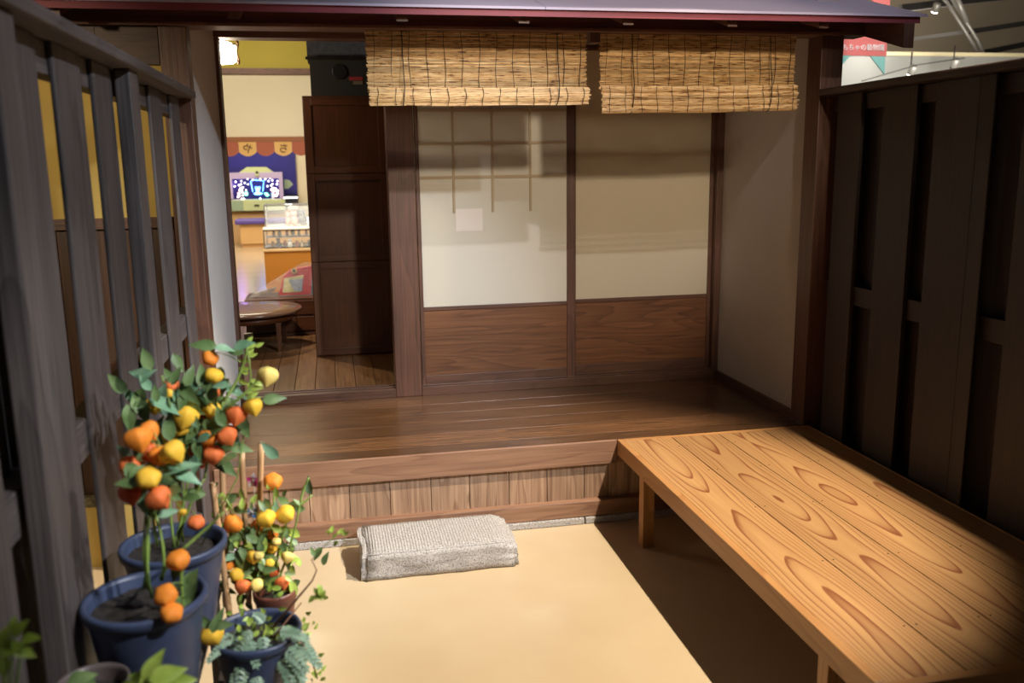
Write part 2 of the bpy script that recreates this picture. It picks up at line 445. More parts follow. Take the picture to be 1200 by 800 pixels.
# inner room floor
mb = MB(); x = -1.7
while x < .5:
    mb.box((x, YD+.10, ZI-.04), (x+.117, 7.62, ZI), 'y'); x += .12
fi = struct('floor_inner_room', mb, W['inner'], bevel=.0015)
mb = B((-1.7, YD+.2, 0), (.5, 7.6, ZI-.045)); struct('trim_10', mb, W['chest'])
# wall behind the sliding doors, inner room side
struct('wall_inner', B((.50, YD+.14, ZI-.04), (2.46, YD+.2, 2.62)), PL)

# sliding doors
def door(name, x0, x1, y, grid, paper, labelpane):
    t = thing(name, (x0, y, Z1+.06), None, None, kind='structure')
    zb, zt, zm = Z1+.06, 2.41, .935
    fr = MB()
    sw = .026 if grid else .03
    fr.box((x0, y, zb), (x0+(.022 if grid else .045), y+.032, zt), 'z'); fr.box((x1-(.045 if grid else .022), y, zb), (x1, y+.032, zt), 'z')
    xa, xb = x0+(.0225 if grid else .0455), x1-(.0455 if grid else .0225)
    fr.box((xa, y+.0015, zb), (xb, y+.031, zb+.055)); fr.box((xa, y+.001, zm-.022), (xb, y+.031, zm)); fr.box((xa, y+.0015, zt-.03), (xb, y+.031, zt))
    link('frame', fr, W['post'], t, bevel=.002)
    pn = MB(); n = 3; h = (zm-.022-zb-.055)/n
    for k in range(n): pn.box((x0+.02, y+.010, zb+.055+k*h), (x1-.02, y+.022, zb+.055+(k+1)*h-.0006), 'x')
    link('wood_panel', pn, W['panel'], t)
    link('paper_pane', B((x0+.015, y+.012, zm), (x1-.015, y+.016, zt-.03)), paper, t)
    if grid:
        mu = MB()
        for px in (531.6, 577.4, 621.8):
            xx = at(px, 200, y).x
            mu.box((xx-.0065, y+.004, 1.475), (xx+.0065, y+.011, zt-.03), 'z')
        for py in (242, 207, 167.5, 129, 90, 51):
            zz = at(577, py, y).z
            if py != 242: mu.box((x0+.02, y+.005, zz-.008), (x1-.04, y+.0105, zz+.008), 'x')
        link('muntin_lattice', mu, plain('pale_lattice_wood', srgb(172, 152, 120), .6), t)
        a, b = at(534, 245, y), at(566, 270.5, y)
        link('paper_patch', B((a.x, y+.009, b.z), (b.x, y+.0118, a.z)), plain('white_paper', srgb(222, 212, 200), .7), t)
    return t
door('door_1', .482, 1.408, YD-.018, True, PAPER, None)
door('door_2', 1.385, 2.298, YD+.03, False, PAPER2, None)

# eave beam, rafters, roof
struct('trim_11', B((-2.6, YE-.01, 2.322), (2.56, YE+.13, 2.43)), W['beam'], bevel=.004)
struct('trim_12', B((-2.6, YE-.035, 2.318), (2.40, YE-.012, 2.334)), W['beam'], bevel=.003)
EY, EZ, SL = 3.76, 2.352, .29
def roofz(y): return EZ+(y-EY)*SL
ROOFM = plain('pale_metal_roof', srgb(190, 178, 196), .6, var=.04, vscale=3)
FASC = plain('maroon_paint', srgb(136, 58, 66), .6, var=.1, vscale=4)
mb = MB()
for x0, x1 in ((-2.8, -.9), (-.9, .9), (.9, 2.64)):
    mb.prism([(x0, EY-.015, roofz(EY-.015)+.012), (x0, 5.5, roofz(5.5)+.012), (x0, 5.5, roofz(5.5)+.022), (x0, EY-.015, roofz(EY-.015)+.022)], (x1-x0-.002, 0, 0))
roof = struct('roof', mb, ROOFM)
mb = MB().prism([(-2.78, EY, roofz(EY)-.018), (-2.78, 5.48, roofz(5.48)-.018), (-2.78, 5.48, roofz(5.48)+.0115), (-2.78, EY, roofz(EY)+.0115)], (5.39, 0, 0))
struct('roof_fascia', mb, FASC)
for x in (-2.2, -1.6, -1.0, -.35, .3, .8, 1.25, 1.72, 2.15):
    mb = MB().prism([(x, EY+.05, roofz(EY+.05)-.052), (x, 4.05, roofz(4.05)-.052), (x, 4.05, roofz(4.05)-.019), (x, EY+.05, roofz(EY+.05)-.019)], (.045, 0, 0))
    o = struct('rafter', mb, W['beam']); o['group'] = 'rafters under the eave'
mb = MB().prism([(2.53, EY-.01, roofz(EY)-.125), (2.53, 5.4, roofz(5.4)-.125), (2.53, 5.4, roofz(5.4)-.019), (2.53, EY-.01, roofz(EY)-.019)], (.05, 0, 0))
struct('verge_board', mb, W['beam'], bevel=.003)
struct('wall_gable', B((2.44, YE+.14, 2.0), (2.50, 5.3, 2.42)), W['beam'])

# side yard wall, left of the house front, seen between the fence slats
yl = YE+.02
struct('wall_yard', B((-3.6, yl+.02, .30), (-.66, yl+.10, 2.9)), MUST)
mb = MB(); x = -3.6
while x < -.66:
    mb.box((x, yl, .33), (min(x+.188, -.66), yl+.018, 1.5), 'z'); x += .19
struct('trim_13', mb, W['leftwall'], bevel=.002)
struct('trim_14', B((-3.6, yl-.02, 1.5), (-.66, yl+.02, 1.545)), W['post'], bevel=.002)
mb = MB(); x = -3.6
while x < -.66:
    mb.box((x, yl-.005, 2.17), (min(x+.298, -.66), yl+.018, 2.32), 'x'); x += .3
struct('trim_15', mb, W['leftwall'])
struct('trim_16', B((-3.6, yl-.03, .0), (-.66, yl+.10, .285)), MUST)
struct('trim_20', B((-3.6, yl-.035, .2855), (-.66, yl+.10, .33)), plain('speckled_grey_stone', srgb(90, 80, 56), .8, var=.8, vscale=40))

# ------------------------------------------------------------------ veranda
v = thing('wooden_veranda', ((XL+XR)/2, YE+.5, 0), 'low dark plank veranda with a cedar riser in front of the paper sliding doors', 'veranda')
mb = MB(); ys = [YE+.002, YE+.12, YE+.31, YE+.50, YE+.69, YE+.88, YD+.02]
for a, b in zip(ys, ys[1:]): mb.box((XL-.02, a, Z1-.035), (XR+.06, b-.0025, Z1), 'x')
link('deck', mb, W['deck'], v, bevel=.0015)
link('front_beam', B((XL-.02, YE-.012, Z1-.118), (1.322, YE+.04, Z1-.0005)), W['lip'], v, bevel=.003)
link('front_beam', B((1.325, YE-.0, Z1-.118), (2.33, YE+.04, Z1-.0365)), W['lip'], v, bevel=.003)
xs = [at(300+q/2.609, 590, YE+.02).x for q in (165, 288, 412, 537, 655, 775, 890, 1003, 1075)]
xs = [xs[0]-.178*k for k in (4, 3, 2, 1)] + xs + [xs[-1]+.178*k for k in range(1, 8)]
mb = MB()
for a, b in zip(xs, xs[1:]):
    a = max(a, XL-.02); b = min(b, 2.33)
    if b > a: mb.box((a, YE+.012, .10), (b-.003, YE+.03, Z1-.10), 'z')
link('riser_board', mb, W['riser'], v, bevel=.0015)
link('lower_rail', B((XL-.02, YE-.03, .035), (2.33, YE+.04, .115)), W['lip'], v, bevel=.004)
mb = MB(); x = XL-.02
while x < 2.3:
    L_ = random.uniform(.7, 1.0); mb.box((x, YE-.038, 0), (min(x+L_-.006, 2.33), YE+.04, .034)); x += L_
link('stone_footing', mb, STONE, v, bevel=.005)

# stepping stone
def stepping_stone():
    bm = bmesh.new(); bmesh.ops.create_cube(bm, size=1)
    bmesh.ops.bevel(bm, geom=[e for e in bm.edges], offset=.035, segments=2, affect='EDGES')
    bmesh.ops.scale(bm, vec=(.685, .33, .125), verts=bm.verts)
    bmesh.ops.subdivide_edges(bm, edges=bm.edges[:], cuts=6, use_grid_fill=True)
    bmesh.ops.subdivide_edges(bm, edges=[e for e in bm.edges if e.calc_length() > .02], cuts=1, use_grid_fill=True)
    for q in bm.verts:
        p = q.co.copy(); n = noise.noise(p*9)*.014+noise.noise(p*38)*.009
        top = p.z > .05
        q.co += p.normalized()*(n*(.25 if top and abs(p.x) < .3 else 1))
        q.co.z = max(q.co.z, -.0625)
        if p.x > .28 and p.z > 0: q.co.z -= (p.x-.28)*.35
        if p.y < -.1 and p.z > 0: q.co.z -= (-.1-p.y)*.18
    me = bpy.data.meshes.new('stepping_stone'); bm.to_mesh(me); bm.free()
    for f in me.polygons: f.use_smooth = True
    me.materials.append(STONE)
    o = bpy.data.objects.new('stepping_stone', me); COL.objects.link(o)
    o.location = (.396, 3.81, .0625); o.rotation_euler = (0, 0, math.radians(.5))
    tag(o, 'rough grey granite stepping stone with a grooved top below the veranda', 'stone')
stepping_stone()

# ------------------------------------------------------------------ bench
bx0, bx1, by0, by1, bz = 1.325, 2.35, 1.875, YE-.002, .412
t = thing('wooden_bench', ((bx0+bx1)/2, (by0+by1)/2, 0), 'wide honey-coloured pine bench with bold grain running out from the veranda', 'bench')
mb = MB(); seams = [bx0+.032, 1.60, 1.847, 2.09, bx1-.01]
for a, b in zip(seams, seams[1:]): mb.box((a, by0+.03, bz-.022), (b-.004, by1-.03, bz-.0015), 'y', centred=True, tone={0: .95, 1: .45, 2: .55, 3: .25}[seams.index(a)])  # rightmost plank toned darkest, light falloff towards the fence painted in
link('seat_plank', mb, W['bench'], t, bevel=.0012)
link('side_rail', B((bx0, by0+.03, bz-.078), (bx0+.0315, by1, bz), 'y'), W['bench_rail'], t, bevel=.003)
link('side_rail', B((bx1-.0095, by0+.03, bz-.078), (bx1, by1, bz), 'y'), W['bench_rail'], t, bevel=.002)
link('end_rail', B((bx0, by0, bz-.078), (bx1, by0+.0295, bz), 'x'), W['bench_rail'], t, bevel=.003)
link('end_rail', B((bx0+.032, by1-.0295, bz-.078), (bx1-.01, by1, bz), 'x'), W['bench_rail'], t, bevel=.002)
for x in (bx0+.006, bx1-.066):
    for y in (3.70, 2.13):
        link('leg', B((x, y, 0), (x+.056, y+.056, bz-.0785 if 1 else 0), 'z'), W['bench_rail'], t, bevel=.003)
mb = MB()
for x in seams[1:4]:
    for y in (2.15, 2.6, 3.1, 3.55, 3.9):
        for dx in (-.02, .02): mb.lathe([(.003, bz-.0016), (.003, bz-.0006)], (x+dx, y, 0), 8)
link('nail_head', mb, IRON, t)['kind'] = 'stuff'

# ------------------------------------------------------------------ fences
def fence(name, side, xf, boards, posts, ylo, yhi, ztop, mat, back, label, prot=.058, th=.022):
    """side +1: front face looks to +x (left fence); -1: looks to -x (right fence)"""
    t = thing(name, (xf-side*.05, (ylo+yhi)/2, 0), label, 'fence')
    def bx(x0, x1, y0, y1, z0, z1, g):
        a, b = sorted((xf+side*x0, xf+side*x1)); return B((a, y0, z0), (b, y1, z1), g)
    for a, b in boards: link('board', bx(-th, 0, a, b, .012, ztop-.032, 'z'), mat, t, bevel=.003)
    for a, b in back: link('back_board', bx(-.087, -.067, a, b, .012, ztop-.032, 'z'), mat, t, bevel=.003)
    for a, b in posts: link('post', bx(.001, prot, a, b, .0, ztop-.032, 'z'), mat, t, bevel=.004)
    link('top_rail', bx(-.105, .066, ylo, yhi, ztop-.031, ztop, 'y'), mat, t, bevel=.005)
    for z0, z1 in ((ztop-.105, ztop-.033), (1.07, 1.16), (.22, .30)):
        link('cross_rail', bx(-.066, -th-.001, ylo, yhi, z0, z1, 'y'), mat, t, bevel=.003)
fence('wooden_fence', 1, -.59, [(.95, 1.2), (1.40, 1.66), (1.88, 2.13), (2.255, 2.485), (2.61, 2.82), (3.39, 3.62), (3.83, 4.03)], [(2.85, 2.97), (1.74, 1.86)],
      .6, YE-.01, 2.062, W['fence'], [(1.70, 2.12)], 'grey-brown slatted fence with open gaps on the left behind the flower pots', .045, .012)  # the single back board is added to keep the near gap dark
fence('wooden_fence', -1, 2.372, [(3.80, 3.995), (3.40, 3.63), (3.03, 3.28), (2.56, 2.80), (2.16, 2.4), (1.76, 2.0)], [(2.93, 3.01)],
      1.6, YE-.01, 2.075, W['fence_r'], [(3.86, 4.055), (3.66, 3.857), (3.45, 3.657), (3.25, 3.447), (3.05, 3.247), (2.85, 3.047), (2.65, 2.847), (2.45, 2.647), (2.24, 2.447), (2.03, 2.237), (1.8, 2.027)], 'weakly lit dark brown board fence closing the right side behind the pine bench', .016)

# ------------------------------------------------------------------ reed blinds
def blind(name, x0, x1, zt, zf, zb, label, skew=0, tiers=1):
    t = thing(name, ((x0+x1)/2, YE+.055, zb), label, 'blind', 'reed blinds under the eave beam')
    yb = YE+.06
    mb = MB(); z = zt
    while z > zf-.02:
        r = random.uniform(.0016, .0027); e0, e1 = random.uniform(-.006, .004), random.uniform(-.004, .006)
        n = 12; bow = lambda u: .0025*math.sin(u*9+z*11)+.002*math.sin(u*3.1+z*5)
        mb.tube([(x0+e0+(x1-x0-e0+e1)*k/n, yb+bow(k/n), z+.0012*math.sin(k*1.9+z*40)) for k in range(n+1)], r, 5, cap=False)
        z -= r*2+random.uniform(.0001, .0009)
    link('reed_mat', mb, REED, t)
    # folded and rolled hem hanging in front of the mat
    mb = MB(); segs = []
    h = zf-zb
    if tiers == 1:
        N_ = 30
        for k in range(N_):
            a = k/(N_-1); segs.append((yb-.012-.020*math.sin(PI*min(1, a*1.15)), zf-a*h))
        for k in range(8):
            a = k/7*PI; segs.append((yb-.010+.012*math.sin(a)*.5+k*.001, zb+.003+.004*k))
    else:
        for q in range(tiers):
            for k in range(9):
                a = k/8; zz = zf-h*(q+a)/tiers
                segs.append((yb-.010-.016*math.sin(PI*a)-.003*q, zz))
    for (yy, zz) in segs:
        r = random.uniform(.0017, .0026); e0, e1 = random.uniform(-.004, .004), random.uniform(-.002, .010)
        n = 12; zs = lambda u: skew*(u**3)*(.5+.5*math.sin(u*2))+.0015*math.sin(u*13+zz*50)
        mb.tube([(x0+.004+e0+(x1-x0+e1)*k/n, yy-.002*math.sin(k), zz+zs(k/n)) for k in range(n+1)], r, 5, cap=False)
    link('rolled_hem', mb, REED, t)
    n = 13
    for k in range(n):
        u = .03+.94*k/(n-1); x = x0+(x1-x0)*u; dz = .012*math.sin(k*2.1)
        pts = [(x+.004*math.sin(q*.7+k), yb-.0045-.0035*math.sin(u*9+ (zt+(zf-zt)*q/8)*11)*0, zt+(zf-zt)*q/8) for q in range(9)]
        link('binding_thread', MB().tube(pts, .0013, 5), BLACK, t)
        x += .010
        ym = min(s_[0] for s_ in segs)
        pts = [(x+.003*math.sin(q+k), min((s_[0] for s_ in segs if abs(s_[1]-(zf-h*q/6)) < .012), default=ym)-.0035, zf-h*q/6+skew*u**3*.8) for q in range(7)]
        link('binding_thread', MB().tube(pts, .0013, 5), BLACK, t)
    for u in (.155, .86):
        x = x0+(x1-x0)*u
        pts = [(x, yb-.010, zt), (x+.001, yb-.02, (zt+zf)/2), (x+.003, yb-.042, zf), (x, yb-.044, (zf+zb)/2), (x-.004, yb-.03, zb+.002+skew*.6*(u > .5)), (x-.006, yb-.005, zb-.004+skew*.6*(u > .5)), (x-.005, yb+.02, zb+.02)]
        link('pull_cord', MB().tube(pts, .0021, 6), BLACK, t)
    link('head_rail', B((x0, yb+.004, zt-.006), (x1, yb+.02, zt+.012)), W['beam'], t)
    return t
blind('reed_blind', .190, 1.180, 2.325, 2.080, 2.006, 'tan reed roll-up blind nearer the doorway, hem folded into one smooth roll', .006, 1)
blind('reed_blind', 1.245, 2.215, 2.325, 2.090, 1.972, 'tan reed roll-up blind at the right corner, hem gathered in pale loose tiers', .012, 4)
mb = B((1.19, YE+.02, 2.278), (1.235, YE+.10, 2.322), 'z'); tag(link('hanger_block', mb, W['beam'], bevel=.003), 'small dark wooden block under the beam between the two reed blinds', 'bracket')

# ------------------------------------------------------------------ inside the house
# tall wardrobe
cx0, cx1, cyf, cyb, czt = at(371, 418, 6.216).x, .40, 6.216, 6.85, 2.198
t = thing('tall_cupboard', ((cx0+cx1)/2, (cyf+cyb)/2, ZI), 'tall dark red-brown wooden cupboard standing just inside the open doorway', 'cupboard')
link('body', B((cx0, cyf, ZI), (cx1, cyb, czt), 'z'), W['chest'], t, bevel=.004)
zs = [ZI+.012, 1.115, 1.70, czt-.012]
for a, b in zip(zs, zs[1:]):
    d = link('door_panel', B((cx0+.03, cyf-.010, a+.03), (cx1-.04, cyf-.0005, b-.03), 'z'), W['chest'], t, bevel=.003)
    fr = MB(); x0, x1 = cx0+.004, cx1-.006
    fr.box((x0, cyf-.022, a), (x0+.05, cyf-.011, b-.004), 'z'); fr.box((x1-.055, cyf-.022, a), (x1, cyf-.011, b-.004), 'z')
    fr.box((x0+.05, cyf-.021, a), (x1-.055, cyf-.011, a+.045)); fr.box((x0+.05, cyf-.021, b-.049), (x1-.055, cyf-.011, b-.004))
    link('door_frame', fr, W['chest'], t, bevel=.002)
# grey box on the cupboard
GREY = plain('dark_grey_speckled_panel', srgb(52, 50, 46), .8, var=.35, vscale=50)
t = thing('metal_cabinet', (.15, 6.5, czt), 'dark grey metal cabinet resting on top of the tall cupboard', 'cabinet')
link('body', B((-.085, 6.36, czt+.001), (.42, 6.8, 2.455), 'z'), plain('dark_grey_metal', srgb(38, 38, 34), .8), t, bevel=.004)
link('upper_panel', B((-.10, 6.45, 2.456), (.42, 6.8, 2.95), 'z'), GREY, t, bevel=.003)
link('lid_edge', B((-.11, 6.34, 2.44), (.42, 6.359, 2.458)), IRON, t, bevel=.002)
a = at(398, 84, 6.35)
link('black_vent', MB().prism([(a.x+.052*math.cos(q), 6.359, a.z+.052*math.sin(q)) for q in [PI/8+k*PI/4 for k in range(8)]], (0, -.012, 0)), plain('black_plastic', srgb(14, 14, 16), .4), t, bevel=.004)
a = at(417, 92, 6.35)
link('red_tag', B((a.x-.045, 6.352, a.z-.012), (a.x+.045, 6.3595, a.z+.012)), plain('red_label', srgb(150, 40, 40), .6), t)
link('beige_tag', B((a.x-.02, 6.352, a.z-.038), (a.x+.045, 6.3595, a.z-.016)), plain('beige_label', srgb(110, 100, 80), .6), t)
# narrow slotted rack between cupboard and post
t = thing('narrow_rack', (.47, 5.95, ZI), 'narrow dark wooden rack with short pegs between the cupboard and the door post', 'rack')
link('side_board', B((.446, 5.80, ZI), (.466, 6.20, 2.42), 'z'), W['chest'], t, bevel=.002)
link('back_board', B((.466, 6.18, ZI), (.56, 6.20, 2.42), 'z'), W['chest'], t, bevel=.002)
z = ZI+.12
while z < 2.35:
    link('peg', B((.418, 5.79, z), (.445, 5.83, z+.022), 'x'), W['panel'], t, bevel=.002); z += .17
# round low table
TR = .37; TC = Vector((at(354, 362, 6.70).x-TR, 6.70, ZI))
t = thing('low_table', TC, 'round low brown table with a shiny top on the plank floor inside the doorway', 'table')
TT = wood('glossy_table_wood', srgb(72, 48, 34), srgb(112, 84, 62), .18, .05, 6, .3)
link('table_top', MB().lathe([(TR-.02, ZI+.258), (TR, ZI+.264), (TR+.002, ZI+.275), (TR-.006, ZI+.284), (.2, ZI+.285), (.001, ZI+.285)], (TC.x, TC.y, 0), 56), TT, t)
link('apron', MB().lathe([(TR-.11, ZI+.205), (TR-.07, ZI+.205), (TR-.07, ZI+.2575), (TR-.11, ZI+.2575)], (TC.x, TC.y, 0), 48), W['chest'], t)
for k in range(4):
    a = PI/4*1.0+k*PI/2-.02; p = Vector((TC.x+math.cos(a)*(TR-.07), TC.y+math.sin(a)*(TR-.07), 0))
    link('leg', MB().tube([(p.x, p.y, ZI), (p.x, p.y, ZI+.206)], [.019, .026], 4, smooth=False), W['chest'], t, bevel=.003)
# low chest behind the table
kx0, kx1, ky0, ky1, kz = -.68, .1, 7.10, 7.5, .748
t = thing('low_chest', ((kx0+kx1)/2, 7.3, ZI), 'low dark wooden chest of drawers behind the round table', 'chest')
link('body', B((kx0, ky0, ZI+.02), (kx1, ky1, kz)), W['chest'], t, bevel=.004)
link('plinth', B((kx0-.02, ky0-.02, ZI), (kx1, ky1, ZI+.019)), W['chest'], t, bevel=.002)
for k in range(2):
    for (a, b) in ((kx0+.02, -.30), (-.29, kx1-.02)):
        d = link('drawer', B((a, ky0-.012, ZI+.035+k*.125), (b, ky0-.0005, ZI+.145+k*.125)), W['chest'], t, bevel=.003)
        m_ = (a+b)/2+.05
        link('handle', MB().tube([(m_-.04, ky0-.013, ZI+.10+k*.125), (m_-.035, ky0-.03, ZI+.085+k*.125), (m_+.035, ky0-.03, ZI+.085+k*.125), (m_+.04, ky0-.013, ZI+.10+k*.125)], .004, 6), plain('bright_metal', srgb(190, 180, 160), .3, 1), d)
tag(link('paper_box', B((-.69, 6.98, ZI), (-.63, 7.04, ZI+.045)), plain('white_card', srgb(220, 212, 190), .7), bevel=.002), 'small white card box on the floor under the round table', 'box')

# plastic-wrapped kite package on the chest
def film():
    m, N, L, P = new_mat('clear_crinkled_film')
    P.inputs['Base Color'].default_value = (.95, .95, .97, 1); P.inputs['Roughness'].default_value = .12
    P.inputs['Alpha'].default_value = .16; P.inputs['Specular IOR Level'].default_value = 1
    tc = N.new('ShaderNodeTexCoord').outputs['Object']
    bump(N, L, P, noise_(N, L, tc, 22, 4, .6, 1.2), 1.0, .03)
    return m
FILM = film()
t = thing('wrapped_toy_pack', (-.3, 7.28, kz), 'red and white toy pack wrapped in shiny clear film leaning on the low chest', 'package')
def quad_solid(pts, th, mat, name, parent): return link(name, MB().prism(pts, (0, th, 0)), mat, parent, bevel=.003)
yb = 7.24
def W2(px, py, y=yb): return tuple(at(px, py, y))
f0 = [W2(326, 346), W2(368, 345), W2(368, 311), W2(341, 315), W2(333, 322)]
quad_solid(f0, .03, plain('red_card', srgb(190, 24, 28), .4), 'red_card', t)
quad_solid([W2(331, 343, yb-.006), W2(352, 342, yb-.006), W2(356, 322, yb-.006), W2(333, 326, yb-.006)], .005, plain('pale_yellow_print', srgb(200, 190, 130), .5, var=.2, vscale=30), 'printed_panel', t)
quad_solid([W2(345, 341, yb-.009), W2(354, 341, yb-.009), W2(355, 326, yb-.009), W2(338, 328, yb-.009)], .002, plain('blue_grey_print', srgb(150, 160, 172), .4, var=.3, vscale=30), 'printed_panel', t)
c = at(344.5, 317, yb-.008)
link('gold_badge', MB().lathe([(.024, 0), (.024, .005)], c, 16, M=Matrix.Rotation(PI/2, 4, 'X')), plain('gold_badge', srgb(190, 150, 60), .4), t)
link('badge_mark', MB().lathe([(.011, .0055), (.011, .008)], c, 12, M=Matrix.Rotation(PI/2, 4, 'X')), BLACK, t)
quad_solid([W2(364, 345, yb-.02), W2(371, 345, yb-.02), W2(371, 310, yb-.02), W2(366, 312, yb-.02)], .05, plain('dark_print', srgb(90, 90, 96), .4, var=.5, vscale=40), 'side_card', t)
quad_solid([W2(297, 349, yb-.01), W2(322, 341, yb-.01), W2(324, 336, yb-.01), W2(296, 345, yb-.01)], .03, plain('brown_straw_toy', srgb(120, 96, 60), .6, var=.4, vscale=30), 'toy_body', t)
bm = MB(); cols = 16; rows = 8; b0 = 0
top = lambda u: 347+(307-347)*min(1, (u*1.25))**.9
for i in range(rows+1):
    for j in range(cols+1):
        u = j/cols; pxx = 293+u*78; py0 = 350-u*3; py1 = top(u)
        py = py0+(py1-py0)*i/rows
        yy = yb-.05*(1-abs(i/rows-.35))-.014+.012*noise.noise(Vector((j*.9, i*.8, 0)))
        bm.v.append(tuple(at(pxx, py, yy)))
for i in range(rows):
    for j in range(cols):
        q = i*(cols+1)+j; bm.face([q, q+1, q+cols+2, q+cols+1], [(0, 0)]*4, .5, True)
link('clear_film', bm, FILM, t)

# hanging lantern inside the room
LC = Vector((-.60, 5.75, 0)); lz0, lz1 = at(270, 74, 5.75).z, at(270, 50, 5.75).z
t = thing('hanging_lantern', (LC.x, LC.y, lz0), 'glowing white paper lantern with dark hoops hanging inside the doorway', 'lantern')
GLOW = plain('glowing_paper', srgb(255, 240, 214), .6, emit=9)
r = .105
link('paper_shade', MB().lathe([(r*.82, lz0), (r, lz0+.012), (r, lz1-.012), (r*.7, lz1), (.02, lz1+.012)], (LC.x, LC.y, 0), 32), GLOW, t)
for z in (lz0+.014, lz1-.014):
    link('hoop', MB().tube([(LC.x+(r+.003)*math.cos(k*PI/16), LC.y+(r+.003)*math.sin(k*PI/16), z) for k in range(33)], .0035, 6, cap=False), IRON, t)
for k in range(4):
    a = k*PI/2+.02
    pts = [(LC.x+(r+.007+.006*math.sin(q*PI/2))*math.cos(a), LC.y+(r+.007+.006*math.sin(q*PI/2))*math.sin(a), lz0-.006+(lz1-lz0+.02)*q/6) for q in range(7)]
    link('side_bar', MB().tube(pts, [.009, .006, .005, .006, .005, .006, .009], 6), W['panel'], t)
link('cap', MB().lathe([(.05, lz1+.008), (.025, lz1+.03), (.012, lz1+.05), (.008, lz1+.6)], (LC.x, LC.y, 0), 12), IRON, t)
link('finial', MB().lathe([(.003, lz0-.022), (.008, lz0-.012), (.004, lz0)], (LC.x, LC.y, 0), 8), IRON, t)
lamp('POINT', 'lantern_light', (LC.x, LC.y, lz0-.06), (0, 0, 0), 5, (1, .8, .55), .06)

# ------------------------------------------------------------------ museum hall seen through the doorway
struct('wall_hall_upper', B((-6, 14, at(300, 87, 14).z+.08), (1.5, 14.1, 6)), LIME)
struct('trim_17', B((-6, 13.96, at(300, 87, 14).z), (1.5, 14.1, at(300, 80, 14).z)), W['panel'])
zaw = at(300, 167, 14).z
struct('wall_hall_frieze', B((-6, 14, zaw+.08), (1.5, 14.1, at(300, 87, 14).z)), CREAM)
struct('trim_18', B((-6, 13.95, zaw), (1.5, 14.1, zaw+.08)), plain('brown_trim_paint', srgb(150, 92, 50), .6))
struct('wall_hall_back', B((-8, 22.6, 0), (4, 22.8, 6)), CREAM)
struct('ceiling', B((-8, 14.2, 4.6), (4, 22.6, 4.7)), CREAM)
struct('wall_hall_navy', B((at(262, 200, 22.5).x-.9, 22.5, at(300, 250, 22.5).z-.3), (at(347, 200, 22.5).x, 22.59, 4.0)), plain('navy_panel_paint', srgb(32, 28, 120), .5, var=.15, vscale=2))
# scalloped awning
t = thing('scalloped_awning', (-.9, 13.9, zaw-.3), 'brown and tan scalloped awning valance under the frieze in the hall beyond', 'awning')
AWB = plain('terracotta_cloth', srgb(166, 92, 66), .8, sub=.1); AWT = plain('tan_cloth', srgb(214, 170, 100), .8)
w_ = .252; x_s = at(279.5, 170, 13.9).x
ztp = zaw+.005; zsc = at(300, 178, 13.9).z; zlo = at(300, 183, 13.9).z
for k in range(-4, 5):
    x0 = x_s+k*w_; pts = [(x0, 13.9, ztp), (x0+w_-.003, 13.9, ztp)]
    pts += [(x0+w_-.003-(w_-.003)*q/10, 13.9, zsc-(zsc-zlo)*math.sin(PI*q/10)**.8) for q in range(11)]
    pn = link('tan_scallop' if k in (0, 2, -2, 4, -4) else 'brown_scallop', MB().prism(pts, (0, .012, 0)), AWT if k % 2 == 0 else AWB, t)
    ch = {0: 'や', 2: 'ち'}.get(k)
    if ch: text_mesh('character', ch, .15, plain('dark_brown_ink', srgb(80, 50, 24), .7), (x0+w_/2, 13.892, (ztp+zlo)/2), (PI/2, 0, 0), pn, mirror=True)
# theatre display
ty = 21.6
thx0, thx1 = at(269, 240, ty).x, at(333, 240, ty).x
GR = plain('pale_green_paint', srgb(196, 206, 150), .6); GRD = plain('grey_green_paint', srgb(150, 170, 140), .6); LIL = plain('lilac_paint', srgb(186, 170, 204), .5)
za, zb_, zc, zd, ze = (at(300, q, ty).z for q in (247, 234, 233, 204, 196))
tcx = (thx0+thx1)/2
t = thing('puppet_theatre_display', (tcx, ty+.3, 0), 'pale green puppet theatre display with twinkling lights on a navy stage', 'display')
link('base_cabinet', B((thx0, ty+.1, 0), (thx1+.1, ty+.7, za-.02)), plain('tan_cabinet_paint', srgb(196, 160, 110), .6), t, bevel=.01)
link('apron', B((thx0, ty, za), (thx1, ty+.7, zb_)), GR, t, bevel=.01)
link('apron_side_panel', B((thx0+.005, ty-.01, za+.01), (thx0+.30, ty-.0005, zb_-.01)), GRD, t)
link('apron_handle', B((tcx-.06, ty-.02, (za+zb_)/2-.015), (tcx+.05, ty-.0005, (za+zb_)/2+.015)), IRON, t)
link('stage_frame', MB().box((thx0, ty, zc), (thx0+.09, ty+.06, zd)).box((thx1-.09, ty, zc), (thx1, ty+.06, zd)).box((thx0, ty+.001, zd-.10), (thx1, ty+.06, zd+.04)), LIL, t, bevel=.006)
NAVY = plain('navy_stage', srgb(26, 20, 90), .6)
link('stage_box', MB().box((thx0+.02, ty+.6, zb_), (thx1-.02, ty+.66, zd)).box((thx0+.02, ty+.07, zb_), (thx0+.05, ty+.6, zd)).box((thx1-.05, ty+.07, zb_), (thx1-.02, ty+.6, zd)), NAVY, t)
crest = [(265+q[0]*90/1200*1-5, 190+q[1]*60/800) for q in ((262, 190), (262, 165), (390, 75), (690, 75), (810, 160), (815, 195))]
crest = [(260+q[0]*90/1200, 190+q[1]*60/800) for q in ((262, 200), (262, 165), (390, 75), (690, 75), (810, 160), (815, 200))]
link('crest', MB().prism([tuple(at(a, b, ty+.02)) for a, b in crest], (0, .12, 0)), GR, t)
a, b = at(299, 199, ty), at(303.5, 206, ty)
k_ = link('crest_niche', B((a.x, ty-.04, b.z), (b.x, ty+.019, a.z)), GR, t)
